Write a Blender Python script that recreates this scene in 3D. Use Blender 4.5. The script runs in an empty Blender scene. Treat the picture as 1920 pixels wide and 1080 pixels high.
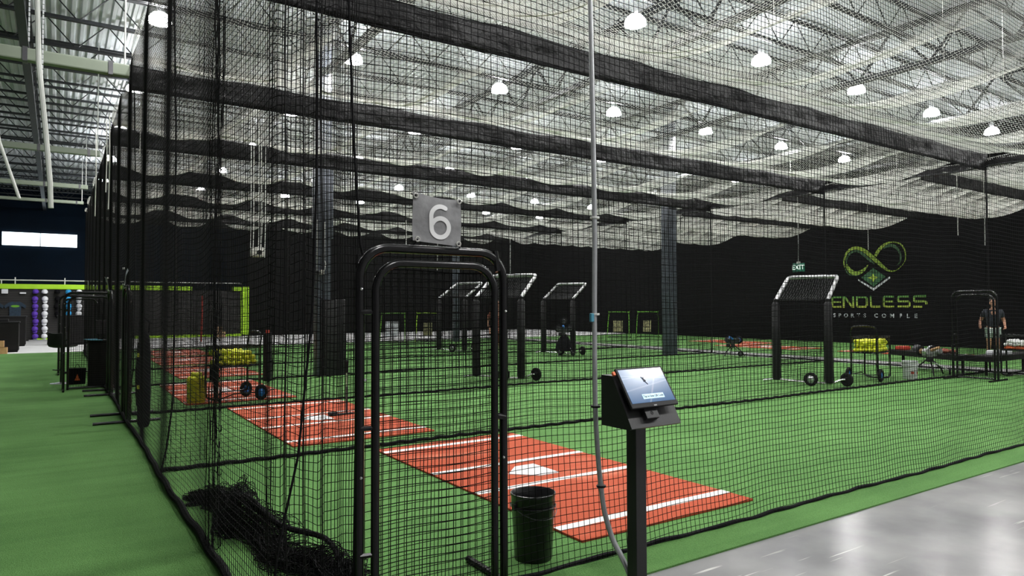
import bpy, bmesh, math, random
import numpy as np
from mathutils import Vector, Matrix
random.seed(7); rng = np.random.default_rng(7)
SC = bpy.context.scene
COL = SC.collection
pi = math.pi

# ------------------------------------------------------------------ camera
YAW, PITCH, ROLL, FPX, EYE = 0.9859, 0.0279, -0.0031, 1288.22, 1.6239
fw = Vector((math.cos(YAW)*math.cos(PITCH), math.sin(YAW)*math.cos(PITCH), math.sin(PITCH)))
rt = Vector((math.sin(YAW), -math.cos(YAW), 0)); up = rt.cross(fw)
rt, up = (rt*math.cos(ROLL) + up*math.sin(ROLL)), (up*math.cos(ROLL) - rt*math.sin(ROLL))
cam = bpy.data.cameras.new('camera'); camo = bpy.data.objects.new('camera', cam); COL.objects.link(camo)
camo.matrix_world = Matrix(((rt.x, up.x, -fw.x, 0), (rt.y, up.y, -fw.y, 0), (rt.z, up.z, -fw.z, EYE), (0, 0, 0, 1)))
cam.sensor_width = 36; cam.lens = 36*FPX/1920; cam.clip_start = 0.05; cam.clip_end = 200
SC.camera = camo
# ------------------------------------------------------------------ world, exposure
w = bpy.data.worlds.new('world'); SC.world = w; w.use_nodes = True
w.node_tree.nodes['Background'].inputs[0].default_value = (0.02, 0.02, 0.022, 1)
w.node_tree.nodes['Background'].inputs[1].default_value = 0.2
SC.view_settings.view_transform = 'Standard'; SC.view_settings.look = 'None'
SC.view_settings.gamma = 1; SC.view_settings.use_curve_mapping = False
SC.view_settings.exposure = 0.0
LAMP_W = 205.0          # watts of every high-bay lamp
DOME_E = 92.0            # glow of the translucent domes

# ------------------------------------------------------------------ materials
def mat(name, col, rough=.5, metal=0., noise=None, bump=None, emis=None, spec=.5, col2=None, coords='Object'):
    m = bpy.data.materials.new(name); m.use_nodes = True
    nt = m.node_tree; b = nt.nodes['Principled BSDF']
    b.inputs['Base Color'].default_value = (*col, 1); b.inputs['Roughness'].default_value = rough
    b.inputs['Metallic'].default_value = metal; b.inputs['Specular IOR Level'].default_value = spec
    if emis:
        b.inputs['Emission Color'].default_value = (*emis[:3], 1); b.inputs['Emission Strength'].default_value = emis[3]
    if noise or bump:
        tc = nt.nodes.new('ShaderNodeTexCoord')
    if noise:
        n = nt.nodes.new('ShaderNodeTexNoise'); n.inputs['Scale'].default_value = noise[0]; n.inputs['Detail'].default_value = 5
        nt.links.new(tc.outputs[coords], n.inputs['Vector'])
        r = nt.nodes.new('ShaderNodeValToRGB')
        a = noise[1]; c2 = col2 or tuple(min(1, c*(1+a)) for c in col)
        c1 = tuple(c*(1-a) for c in col) if not col2 else col
        r.color_ramp.elements[0].position = .3; r.color_ramp.elements[1].position = .7
        r.color_ramp.elements[0].color = (*c1, 1); r.color_ramp.elements[1].color = (*c2, 1)
        nt.links.new(n.outputs['Fac'], r.inputs['Fac']); nt.links.new(r.outputs['Color'], b.inputs['Base Color'])
    if bump:
        n2 = nt.nodes.new('ShaderNodeTexNoise'); n2.inputs['Scale'].default_value = bump[0]; n2.inputs['Detail'].default_value = 6
        nt.links.new(tc.outputs[coords], n2.inputs['Vector'])
        bp = nt.nodes.new('ShaderNodeBump'); bp.inputs['Strength'].default_value = bump[1]; bp.inputs['Distance'].default_value = bump[2]
        nt.links.new(n2.outputs['Fac'], bp.inputs['Height']); nt.links.new(bp.outputs['Normal'], b.inputs['Normal'])
    return m

M = {}
M['cord'] = mat('black_net_cord', (.003, .003, .0033), .8, noise=(9, .3), spec=.12)
M['hood_cord'] = mat('grey_net_cord', (.035, .035, .037), .8, noise=(9, .3), spec=.3)
M['hem'] = mat('black_net_rope', (.005, .005, .0055), .9, noise=(30, .5), bump=(70, .8, .01), spec=.15)
M['white_cord'] = mat('white_net_cord', (.66, .66, .62), .8, noise=(3, .06))
M['vinyl'] = mat('black_vinyl', (.0055, .0055, .0058), .5, noise=(2.5, .35), bump=(7, .9, .06), spec=.2)
M['pipe'] = mat('black_pipe', (.004, .004, .0045), .25, noise=(6, .3), spec=.4)
M['matte_black'] = mat('matte_black', (.006, .006, .007), .6, noise=(8, .3), spec=.3)
M['kiosk'] = mat('black_powder_coat', (.0095, .0095, .010), .42, noise=(120, .25), bump=(400, .15, .001))
M['pad'] = mat('black_pad', (.005, .005, .0055), .55, spec=.3, noise=(4, .3), bump=(9, .3, .01))
M['grey_pad'] = mat('slate_pad', (.085, .095, .12), .45, noise=(3, .2))
M['steel_col'] = mat('dark_column_paint', (.060, .070, .088), .4, noise=(3, .2))
M['galv'] = mat('galvanised_steel', (.55, .56, .57), .38, .85, noise=(12, .15))
M['silver_tape'] = mat('silver_tape', (.46, .46, .47), .35, .6, noise=(9, .35), bump=(25, .6, .01))
M['conduit'] = mat('grey_conduit', (.36, .37, .38), .32, .35, noise=(20, .1))
M['white_paint'] = mat('white_paint', (.62, .63, .60), .5, noise=(2, .12))
M['beam_paint'] = mat('pale_beam_paint', (.17, .20, .15), .5, noise=(1.2, .15))
M['joist'] = mat('dark_joist_paint', (.012, .014, .017), .5, noise=(2, .3))
M['deck'] = mat('roof_deck_metal', (.50, .525, .55), .5, 0, noise=(.6, .15))
M['black_wall'] = mat('black_wall_paint', (.0016, .0016, .0018), .85, noise=(1.3, .2), spec=.1)
M['glow_tint_wall'] = mat('black_wall_glow_tint', (.0005, .0075, .0195), .8, noise=(.8, .2), spec=.2)  # dark wall with the window's blue glow put into its base colour
M['grey_wall'] = mat('grey_wall_paint', (.25, .25, .25), .7, noise=(1, .1))
M['pale_floor'] = mat('pale_sealed_concrete', (.50, .50, .50), .65, noise=(1.2, .08), spec=.2)
M['lime'] = mat('lime_paint', (.36, .66, .012), .5, noise=(3, .06))
M['counter'] = mat('black_counter', (.0045, .004, .004), .6, noise=(3, .3), spec=.25)
M['white_line'] = mat('white_line_turf', (.72, .72, .70), .8, noise=(90, .12), bump=(300, .4, .003))
M['plate'] = mat('white_rubber', (.66, .66, .66), .55, noise=(5, .08))
M['tyre'] = mat('black_rubber', (.005, .005, .005), .8, noise=(30, .3), spec=.25)
M['blue_hub'] = mat('blue_wheel_hub', (.02, .16, .50), .4, noise=(10, .2))
M['chrome'] = mat('bright_steel', (.7, .7, .7), .25, .9, noise=(10, .1))
M['dark_steel'] = mat('dark_grey_steel', (.06, .06, .065), .35, .5, noise=(8, .2))
M['yball'] = mat('optic_yellow_leather', (.74, .78, .03), .5, noise=(14, .12))
M['wball'] = mat('white_leather', (.72, .72, .70), .5, noise=(14, .06))
M['bucket_yel'] = mat('yellow_plastic', (.74, .60, .010), .4, noise=(5, .15))
M['bucket_blk'] = mat('black_plastic', (.006, .006, .007), .3, noise=(5, .3))
M['bucket_wht'] = mat('white_plastic', (.66, .67, .68), .4, noise=(4, .08))
M['red'] = mat('red_paint', (.42, .035, .02), .45, noise=(5, .15))
M['orange'] = mat('orange_plastic', (.55, .10, .02), .5, noise=(6, .2))
M['tan'] = mat('tan_cardboard', (.42, .28, .15), .8, noise=(8, .15))
M['wood'] = mat('light_wood', (.46, .27, .12), .55, noise=(6, .2))
M['purple'] = mat('purple_cloth', (.085, .03, .34), .8, noise=(20, .15))
M['white_cloth'] = mat('white_cloth', (.68, .69, .72), .8, noise=(20, .06))
M['black_cloth'] = mat('black_cloth', (.004, .004, .005), .9, noise=(20, .3), spec=.1)
M['blue_cloth'] = mat('sky_blue_cloth', (.02, .27, .56), .8, noise=(20, .12))
M['navy_cloth'] = mat('navy_cloth', (.012, .028, .048), .85, noise=(12, .25))
M['skin'] = mat('skin', (.44, .22, .14), .55, noise=(9, .12))
M['hair'] = mat('dark_hair', (.02, .013, .009), .6, noise=(40, .4))
M['shorts'] = mat('pale_green_cloth', (.30, .36, .33), .8, noise=(14, .3))
M['rust_cloth'] = mat('rust_cloth', (.22, .06, .035), .85, noise=(12, .25))
M['navy_dk'] = mat('charcoal_tee_cloth', (.014, .018, .026), .85, noise=(12, .25))
M['exit_green'] = mat('exit_sign_green', (.01, .10, .06), .4, noise=(3, .05), emis=(.01, .16, .09, .35))
M['exit_white'] = mat('exit_letter_glow', (.8, .8, .8), .4, noise=(3, .02), emis=(.75, .95, .8, .8))
M['logo_white'] = mat('logo_silver_vinyl', (.42, .44, .47), .5, noise=(3, .15))
M['screen_label'] = mat('screen_label_glow', (.3, .5, .6), .3, noise=(3, .02), emis=(.36, .62, .70, .75))
M['screen_ink'] = mat('screen_ink', (.01, .02, .04), .4, noise=(3, .1))
M['silver_ink'] = mat('silver_print', (.6, .6, .6), .4, noise=(3, .05))
M['sign_digit'] = mat('white_vinyl_print', (.78, .78, .78), .5, noise=(3, .03))
M['eyelet'] = mat('brass_eyelet', (.75, .74, .70), .3, .8, noise=(3, .05))
M['target_white'] = mat('white_target_cloth', (.55, .56, .60), .7, noise=(7, .5), )
M['lime_dk'] = mat('green_tube', (.10, .30, .01), .5, noise=(4, .15))
M['graphic'] = mat('dull_gold_print', (.20, .19, .09), .7, noise=(14, .7))
M['tee_orange'] = mat('orange_tag', (.6, .12, .03), .5, noise=(4, .1))
M['blue_tag'] = mat('blue_tape', (.06, .26, .36), .5, noise=(4, .1))
M['plastic_grey'] = mat('warm_white_housing', (.50, .50, .46), .5, noise=(6, .1))
M['window_glow'] = mat('daylight_glass', (.6, .8, 1.), .2, noise=(2, .02), emis=(.80, .93, 1., 3.2))
M['dome'] = mat('glowing_dome', (.8, .8, .8), .3, noise=(2, .02), emis=(.97, .98, 1., DOME_E))

def turf_material():
    m = bpy.data.materials.new('green_turf'); m.use_nodes = True; nt = m.node_tree; N = nt.nodes; L = nt.links
    b = N['Principled BSDF']; b.inputs['Roughness'].default_value = .85; b.inputs['Specular IOR Level'].default_value = .2
    tc = N.new('ShaderNodeTexCoord')
    n1 = N.new('ShaderNodeTexNoise'); n1.inputs['Scale'].default_value = 130; n1.inputs['Detail'].default_value = 4
    n2 = N.new('ShaderNodeTexNoise'); n2.inputs['Scale'].default_value = .9; n2.inputs['Detail'].default_value = 4
    mp = N.new('ShaderNodeMapping'); mp.inputs['Scale'].default_value = (.25, 3.2, 1)
    n3 = N.new('ShaderNodeTexNoise'); n3.inputs['Scale'].default_value = 1.6; n3.inputs['Detail'].default_value = 3
    L.new(tc.outputs['Object'], n1.inputs['Vector']); L.new(tc.outputs['Object'], n2.inputs['Vector'])
    L.new(tc.outputs['Object'], mp.inputs['Vector']); L.new(mp.outputs[0], n3.inputs['Vector'])
    r = N.new('ShaderNodeValToRGB')
    r.color_ramp.elements[0].position = .30; r.color_ramp.elements[0].color = (.043, .122, .026, 1)
    r.color_ramp.elements[1].position = .72; r.color_ramp.elements[1].color = (.135, .292, .082, 1)
    a1 = N.new('ShaderNodeMath'); a1.operation = 'MULTIPLY_ADD'; a1.inputs[1].default_value = .31; L.new(n2.outputs['Fac'], a1.inputs[0])
    a0 = N.new('ShaderNodeMath'); a0.operation = 'MULTIPLY_ADD'; a0.inputs[1].default_value = .23; L.new(n3.outputs['Fac'], a0.inputs[0])
    a2 = N.new('ShaderNodeMath'); a2.operation = 'MULTIPLY'; a2.inputs[1].default_value = .46; L.new(n1.outputs['Fac'], a2.inputs[0])
    L.new(a2.outputs[0], a1.inputs[2]); L.new(a1.outputs[0], a0.inputs[2])
    L.new(a0.outputs[0], r.inputs['Fac']); L.new(r.outputs['Color'], b.inputs['Base Color'])
    bp = N.new('ShaderNodeBump'); bp.inputs['Strength'].default_value = .7; bp.inputs['Distance'].default_value = .02
    L.new(n1.outputs['Fac'], bp.inputs['Height']); L.new(bp.outputs['Normal'], b.inputs['Normal'])
    return m
M['turf'] = turf_material()

def mat_turf_material():
    # clay-coloured turf, paler where batters' feet have worn it beside the plate
    m = bpy.data.materials.new('clay_turf'); m.use_nodes = True; nt = m.node_tree; N = nt.nodes; L = nt.links
    b = N['Principled BSDF']; b.inputs['Roughness'].default_value = .85; b.inputs['Specular IOR Level'].default_value = .2
    tc = N.new('ShaderNodeTexCoord')
    n1 = N.new('ShaderNodeTexNoise'); n1.inputs['Scale'].default_value = 160; n1.inputs['Detail'].default_value = 3
    L.new(tc.outputs['Object'], n1.inputs['Vector'])
    r = N.new('ShaderNodeValToRGB')
    r.color_ramp.elements[0].position = .3; r.color_ramp.elements[0].color = (.28, .046, .019, 1)
    r.color_ramp.elements[1].position = .7; r.color_ramp.elements[1].color = (.43, .084, .036, 1)
    L.new(n1.outputs['Fac'], r.inputs['Fac'])
    n2 = N.new('ShaderNodeTexNoise'); n2.inputs['Scale'].default_value = 1.1; n2.inputs['Detail'].default_value = 3
    mp = N.new('ShaderNodeMapping'); mp.inputs['Scale'].default_value = (.8, 1.5, 1); mp.inputs['Location'].default_value = (.3, .8, 0)
    L.new(tc.outputs['Object'], mp.inputs['Vector']); L.new(mp.outputs[0], n2.inputs['Vector'])
    r2 = N.new('ShaderNodeValToRGB'); r2.color_ramp.elements[0].position = .56; r2.color_ramp.elements[1].position = .78
    r2.color_ramp.elements[0].color = (0, 0, 0, 1); r2.color_ramp.elements[1].color = (.55, .55, .55, 1)
    L.new(n2.outputs['Fac'], r2.inputs['Fac'])
    mx = N.new('ShaderNodeMixRGB'); mx.inputs[2].default_value = (.66, .27, .17, 1)
    L.new(r2.outputs['Color'], mx.inputs[0]); L.new(r.outputs['Color'], mx.inputs[1]); L.new(mx.outputs[0], b.inputs['Base Color'])
    bp = N.new('ShaderNodeBump'); bp.inputs['Strength'].default_value = .4; bp.inputs['Distance'].default_value = .01
    L.new(n1.outputs['Fac'], bp.inputs['Height']); L.new(bp.outputs['Normal'], b.inputs['Normal'])
    return m
M['clay'] = mat_turf_material()

def concrete_material():
    m = bpy.data.materials.new('polished_concrete'); m.use_nodes = True; nt = m.node_tree; N = nt.nodes; L = nt.links
    b = N['Principled BSDF']
    tc = N.new('ShaderNodeTexCoord')
    n1 = N.new('ShaderNodeTexNoise'); n1.inputs['Scale'].default_value = 1.3; n1.inputs['Detail'].default_value = 8
    L.new(tc.outputs['Object'], n1.inputs['Vector'])
    r = N.new('ShaderNodeValToRGB'); r.color_ramp.elements[0].position = .3; r.color_ramp.elements[1].position = .72
    r.color_ramp.elements[0].color = (.150, .150, .154, 1); r.color_ramp.elements[1].color = (.27, .268, .263, 1)
    L.new(n1.outputs['Fac'], r.inputs['Fac'])
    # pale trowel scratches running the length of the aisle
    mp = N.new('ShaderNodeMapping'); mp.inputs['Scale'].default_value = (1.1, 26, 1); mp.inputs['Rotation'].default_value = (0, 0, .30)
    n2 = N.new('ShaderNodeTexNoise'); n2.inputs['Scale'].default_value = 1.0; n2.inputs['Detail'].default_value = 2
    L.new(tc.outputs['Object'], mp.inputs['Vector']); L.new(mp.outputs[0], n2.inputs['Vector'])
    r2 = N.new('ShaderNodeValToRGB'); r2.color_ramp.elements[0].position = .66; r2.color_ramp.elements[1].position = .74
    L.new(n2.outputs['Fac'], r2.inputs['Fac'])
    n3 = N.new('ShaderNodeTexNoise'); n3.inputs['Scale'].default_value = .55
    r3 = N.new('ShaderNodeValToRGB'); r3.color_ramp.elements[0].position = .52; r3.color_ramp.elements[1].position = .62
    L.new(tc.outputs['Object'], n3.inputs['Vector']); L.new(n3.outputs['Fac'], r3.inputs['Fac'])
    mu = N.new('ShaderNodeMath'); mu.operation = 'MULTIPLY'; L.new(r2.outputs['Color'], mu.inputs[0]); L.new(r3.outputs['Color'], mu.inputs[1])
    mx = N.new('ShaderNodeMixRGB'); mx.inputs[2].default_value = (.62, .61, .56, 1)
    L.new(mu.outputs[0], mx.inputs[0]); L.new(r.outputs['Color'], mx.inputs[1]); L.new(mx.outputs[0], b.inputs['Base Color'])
    mr = N.new('ShaderNodeMapRange'); mr.inputs[3].default_value = .14; mr.inputs[4].default_value = .30
    L.new(n1.outputs['Fac'], mr.inputs[0]); L.new(mr.outputs[0], b.inputs['Roughness'])
    return m
M['concrete'] = concrete_material()

def slat_material():
    m = bpy.data.materials.new('black_slat_wall'); m.use_nodes = True; nt = m.node_tree; N = nt.nodes; L = nt.links
    b = N['Principled BSDF']; b.inputs['Roughness'].default_value = .5
    tc = N.new('ShaderNodeTexCoord'); sp = N.new('ShaderNodeSeparateXYZ'); L.new(tc.outputs['Object'], sp.inputs[0])
    a = N.new('ShaderNodeMath'); a.operation = 'MULTIPLY'; a.inputs[1].default_value = 1/.115; L.new(sp.outputs['Z'], a.inputs[0])
    f = N.new('ShaderNodeMath'); f.operation = 'FRACT'; L.new(a.outputs[0], f.inputs[0])
    r = N.new('ShaderNodeValToRGB'); r.color_ramp.interpolation = 'CONSTANT'
    r.color_ramp.elements[0].color = (.022, .018, .016, 1); r.color_ramp.elements[1].position = .22; r.color_ramp.elements[1].color = (.004, .0036, .0033, 1)
    L.new(f.outputs[0], r.inputs['Fac']); L.new(r.outputs['Color'], b.inputs['Base Color'])
    return m
M['slat'] = slat_material()

def grad_material(name, z0, z1, c0, c1):
    m = bpy.data.materials.new(name); m.use_nodes = True; nt = m.node_tree; N = nt.nodes; L = nt.links
    b = N['Principled BSDF']; b.inputs['Roughness'].default_value = .5
    tc = N.new('ShaderNodeTexCoord'); sp = N.new('ShaderNodeSeparateXYZ'); L.new(tc.outputs['Object'], sp.inputs[0])
    mr = N.new('ShaderNodeMapRange'); mr.inputs[1].default_value = z0; mr.inputs[2].default_value = z1; L.new(sp.outputs['Z'], mr.inputs[0])
    r = N.new('ShaderNodeValToRGB'); r.color_ramp.elements[0].color = (*c0, 1); r.color_ramp.elements[1].color = (*c1, 1)
    L.new(mr.outputs[0], r.inputs['Fac']); L.new(r.outputs['Color'], b.inputs['Base Color'])
    return m
M['logo_letters'] = grad_material('lime_fade_print', 1.56, 2.06, (.29, .35, .035), (.04, .16, .025))
M['logo_loop'] = grad_material('green_fade_print', 2.75, 4.2, (.16, .26, .02), (.18, .26, .02))
M['logo_dark'] = grad_material('dark_green_print', 2.75, 4.2, (.012, .05, .015), (.02, .075, .02))
M['logo_diamond'] = mat('dark_green_field_print', (.012, .075, .022), .5, noise=(2, .25))
M['logo_star'] = mat('yellow_green_print', (.28, .40, .03), .5, noise=(2, .2))

def screen_material():
    # lit display: blue desktop with pale diagonal streaks
    m = bpy.data.materials.new('lit_blue_screen'); m.use_nodes = True; nt = m.node_tree; N = nt.nodes; L = nt.links
    b = N['Principled BSDF']; b.inputs['Roughness'].default_value = .15; b.inputs['Base Color'].default_value = (.02, .03, .05, 1)
    tc = N.new('ShaderNodeTexCoord'); sp = N.new('ShaderNodeSeparateXYZ'); L.new(tc.outputs['Generated'], sp.inputs[0])
    r = N.new('ShaderNodeValToRGB'); r.color_ramp.elements[0].color = (.022, .105, .26, 1); r.color_ramp.elements[1].color = (.20, .30, .47, 1)
    L.new(sp.outputs['Y'], r.inputs['Fac'])
    def streak(a, bb, c, wd):
        x = N.new('ShaderNodeMath'); x.operation = 'MULTIPLY_ADD'; x.inputs[1].default_value = a; L.new(sp.outputs['X'], x.inputs[0])
        y = N.new('ShaderNodeMath'); y.operation = 'MULTIPLY_ADD'; y.inputs[1].default_value = bb; L.new(sp.outputs['Y'], y.inputs[0]); y.inputs[2].default_value = c
        L.new(y.outputs[0], x.inputs[2])
        ab = N.new('ShaderNodeMath'); ab.operation = 'ABSOLUTE'; L.new(x.outputs[0], ab.inputs[0])
        lt = N.new('ShaderNodeMapRange'); lt.inputs[1].default_value = wd; lt.inputs[2].default_value = 0; lt.inputs[3].default_value = 0; lt.inputs[4].default_value = .32
        L.new(ab.outputs[0], lt.inputs[0]); return lt
    cur = r.outputs['Color']
    for s in ((.12, -1, .72, .03), (-.25, 1, -.36, .03), (.15, 1, -.82, .022), (1, -.45, -.42, .03)):
        st = streak(*s); mx = N.new('ShaderNodeMixRGB'); mx.inputs[2].default_value = (.42, .55, .72, 1)
        L.new(st.outputs[0], mx.inputs[0]); L.new(cur, mx.inputs[1]); cur = mx.outputs[0]
    L.new(cur, b.inputs['Emission Color']); b.inputs['Emission Strength'].default_value = .85
    return m
M['screen'] = screen_material()

def sign_material():
    # grey see-through vinyl mesh: a weave of fine threads
    m = bpy.data.materials.new('grey_vinyl_sign'); m.use_nodes = True; nt = m.node_tree; N = nt.nodes; L = nt.links
    b = N['Principled BSDF']; b.inputs['Roughness'].default_value = .33
    tc = N.new('ShaderNodeTexCoord'); n = N.new('ShaderNodeTexNoise'); n.inputs['Scale'].default_value = 9; n.inputs['Detail'].default_value = 4
    L.new(tc.outputs['Object'], n.inputs['Vector'])
    r = N.new('ShaderNodeValToRGB'); r.color_ramp.elements[0].position = .3; r.color_ramp.elements[1].position = .7
    r.color_ramp.elements[0].color = (.17, .17, .175, 1); r.color_ramp.elements[1].color = (.30, .30, .305, 1)
    L.new(n.outputs['Fac'], r.inputs['Fac']); L.new(r.outputs['Color'], b.inputs['Base Color'])
    bp = N.new('ShaderNodeBump'); bp.inputs['Strength'].default_value = .5; bp.inputs['Distance'].default_value = .02
    L.new(n.outputs['Fac'], bp.inputs['Height']); L.new(bp.outputs['Normal'], b.inputs['Normal'])
    return m
M['sign'] = sign_material()

# ------------------------------------------------------------------ helpers
def tag(o, label=None, cat=None, group=None, kind=None):
    if label: o['label'] = label
    if cat: o['category'] = cat
    if group: o['group'] = group
    if kind: o['kind'] = kind
    return o
def empty(name, loc=(0, 0, 0), rz=0., label=None, cat=None, group=None):
    o = bpy.data.objects.new(name, None); COL.objects.link(o); o.location = loc; o.rotation_euler = (0, 0, rz)
    o.empty_display_size = .1
    return tag(o, label, cat, group)
KIDS = {}
def copy_tree(o, parent=None):
    c = o.copy(); COL.objects.link(c)
    if parent is not None: c.parent = parent; KIDS.setdefault(parent.name, []).append(c)
    for ch in KIDS.get(o.name, []): copy_tree(ch, c)
    return c
def link(name, me, material, parent=None, smooth=False):
    o = bpy.data.objects.new(name, me); COL.objects.link(o)
    if material is not None and len(me.materials) == 0: me.materials.append(M[material] if isinstance(material, str) else material)
    if parent is not None: o.parent = parent; KIDS.setdefault(parent.name, []).append(o)
    if smooth: me.polygons.foreach_set('use_smooth', [True]*len(me.polygons))
    return o

class MB:
    """collects shapes and links them as one mesh object"""
    def __init__(s): s.v = []; s.f = []; s.mi = []; s.cur = 0; s.mats = []
    def use(s, m):
        if m not in s.mats: s.mats.append(m)
        s.cur = s.mats.index(m); return s
    def add(s, vs, fs):
        k = len(s.v); s.v += [tuple(v) for v in vs]; s.f += [tuple(k+i for i in f) for f in fs]; s.mi += [s.cur]*len(fs); return s
    def box(s, c, size, rz=0., rx=0., bev=0.):
        hx, hy, hz = size[0]/2, size[1]/2, size[2]/2
        R = Matrix.Rotation(rz, 3, 'Z') @ Matrix.Rotation(rx, 3, 'X'); c = Vector(c)
        bm = bmesh.new(); bmesh.ops.create_cube(bm, size=1)
        for v in bm.verts: v.co = Vector((v.co.x*size[0], v.co.y*size[1], v.co.z*size[2]))
        if bev > 0: bmesh.ops.bevel(bm, geom=list(bm.edges), offset=min(bev, min(size)*.45), segments=2, affect='EDGES', profile=.6)
        bm.verts.index_update()
        s.add([c + R @ v.co for v in bm.verts], [[v.index for v in f.verts] for f in bm.faces]); bm.free(); return s
    def tube(s, pts, r, n=8, cap=True, closed=False):
        pts = [Vector(p) for p in pts]; k = len(s.v); m = len(pts)
        rs = r if isinstance(r, (list, tuple)) else [r]*m
        T = []
        for i in range(m):
            a = pts[i-1] if (i > 0 or closed) else pts[i]; b = pts[(i+1) % m] if (i < m-1 or closed) else pts[i]
            t = b-a; T.append(t.normalized() if t.length > 1e-9 else Vector((0, 0, 1)))
        u = T[0].orthogonal().normalized(); vs = []; fs = []
        for i in range(m):
            u = (u - T[i]*u.dot(T[i])); u = u.normalized() if u.length > 1e-6 else T[i].orthogonal().normalized()
            w_ = T[i].cross(u)
            for j in range(n):
                a = 2*pi*j/n; vs.append(pts[i] + (u*math.cos(a) + w_*math.sin(a))*rs[i])
        for i in range(m if closed else m-1):
            for j in range(n):
                a, b = i*n+j, i*n+(j+1) % n; q = (i+1) % m
                fs.append((a, b, q*n+(j+1) % n, q*n+j))
        if cap and not closed: fs.append(tuple(range(n-1, -1, -1))); fs.append(tuple((m-1)*n+j for j in range(n)))
        return s.add(vs, fs)
    def lathe(s, prof, c=(0, 0, 0), n=24, axis='Z', R=None):
        c = Vector(c); vs = []; fs = []; m = len(prof)
        for (r, z) in prof:
            for j in range(n):
                a = 2*pi*j/n; p = Vector((r*math.cos(a), r*math.sin(a), z))
                if axis == 'X': p = Vector((p.z, p.x, p.y))
                if axis == 'Y': p = Vector((p.x, p.z, p.y))
                if R is not None: p = R @ p
                vs.append(c+p)
        for i in range(m-1):
            for j in range(n): fs.append((i*n+j, i*n+(j+1) % n, (i+1)*n+(j+1) % n, (i+1)*n+j))
        if prof[0] == prof[-1]: return s.add(vs, fs)
        if prof[0][0] > 1e-6: fs.append(tuple(range(n-1, -1, -1)))
        if prof[-1][0] > 1e-6: fs.append(tuple((m-1)*n+j for j in range(n)))
        return s.add(vs, fs)
    def sphere(s, c, r, n=12, sq=(1, 1, 1)):
        m = n//2; prof = [(max(1e-7, math.sin(pi*i/m)), -math.cos(pi*i/m)) for i in range(m+1)]
        k = len(s.v); s.lathe(prof, (0, 0, 0), n)
        for i in range(k, len(s.v)):
            v = s.v[i]; s.v[i] = (c[0]+v[0]*r*sq[0], c[1]+v[1]*r*sq[1], c[2]+v[2]*r*sq[2])
        return s
    def prism(s, poly, f, depth):
        """flat outline (a list of 2-D points) mapped by f(x, y, d) and given a thickness"""
        n = len(poly); vs = [f(x, y, 0) for x, y in poly] + [f(x, y, depth) for x, y in poly]
        fs = [tuple(range(n)), tuple(range(2*n-1, n-1, -1))] + [(i, n+i, n+(i+1) % n, (i+1) % n) for i in range(n)]
        return s.add(vs, fs)
    def strip(s, L, R_, f, depth):
        """ribbon between two matching polylines, with a thickness"""
        n = len(L); vs = [f(*p, 0) for p in L] + [f(*p, 0) for p in R_] + [f(*p, depth) for p in L] + [f(*p, depth) for p in R_]
        fs = []
        for i in range(n-1):
            fs += [(i, i+1, n+i+1, n+i), (2*n+i, 3*n+i, 3*n+i+1, 2*n+i+1), (i, 2*n+i, 2*n+i+1, i+1), (n+i, n+i+1, 3*n+i+1, 3*n+i)]
        fs += [(0, n, 3*n, 2*n), (n-1, 3*n-1, 4*n-1, 2*n-1)]
        return s.add(vs, fs)
    def mesh(s, name):
        me = bpy.data.meshes.new(name); me.from_pydata(s.v, [], s.f); me.update()
        bm = bmesh.new(); bm.from_mesh(me); bmesh.ops.recalc_face_normals(bm, faces=list(bm.faces)); bm.to_mesh(me); bm.free()
        return me
    def build(s, name, material=None, parent=None, smooth=False, label=None):
        me = s.mesh(name)
        if s.mats:
            for m in s.mats: me.materials.append(M[m])
            me.polygons.foreach_set('material_index', s.mi)
        o = link(name, me, material, parent)
        if smooth:
            me.polygons.foreach_set('use_smooth', [True]*len(me.polygons))
            try: me.set_sharp_from_angle(angle=math.radians(42))
            except Exception: pass
        if label: o['label'] = label
        return o

def arc(cx, cy, r, a0, a1, n):
    return [(cx+r*math.cos(a0+(a1-a0)*i/n), cy+r*math.sin(a0+(a1-a0)*i/n)) for i in range(n+1)]

def smooth_pts(P, n):
    P = [Vector(p) for p in P]; out = []
    for i in range(len(P)-1):
        p0, p1, p2, p3 = P[max(0, i-1)], P[i], P[i+1], P[min(len(P)-1, i+2)]
        for k in range(n):
            t = k/n; out.append(.5*((2*p1)+(p2-p0)*t+(2*p0-5*p1+4*p2-p3)*t*t+(3*p1-p0-3*p2+p3)*t**3))
    return out+[P[-1]]

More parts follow.
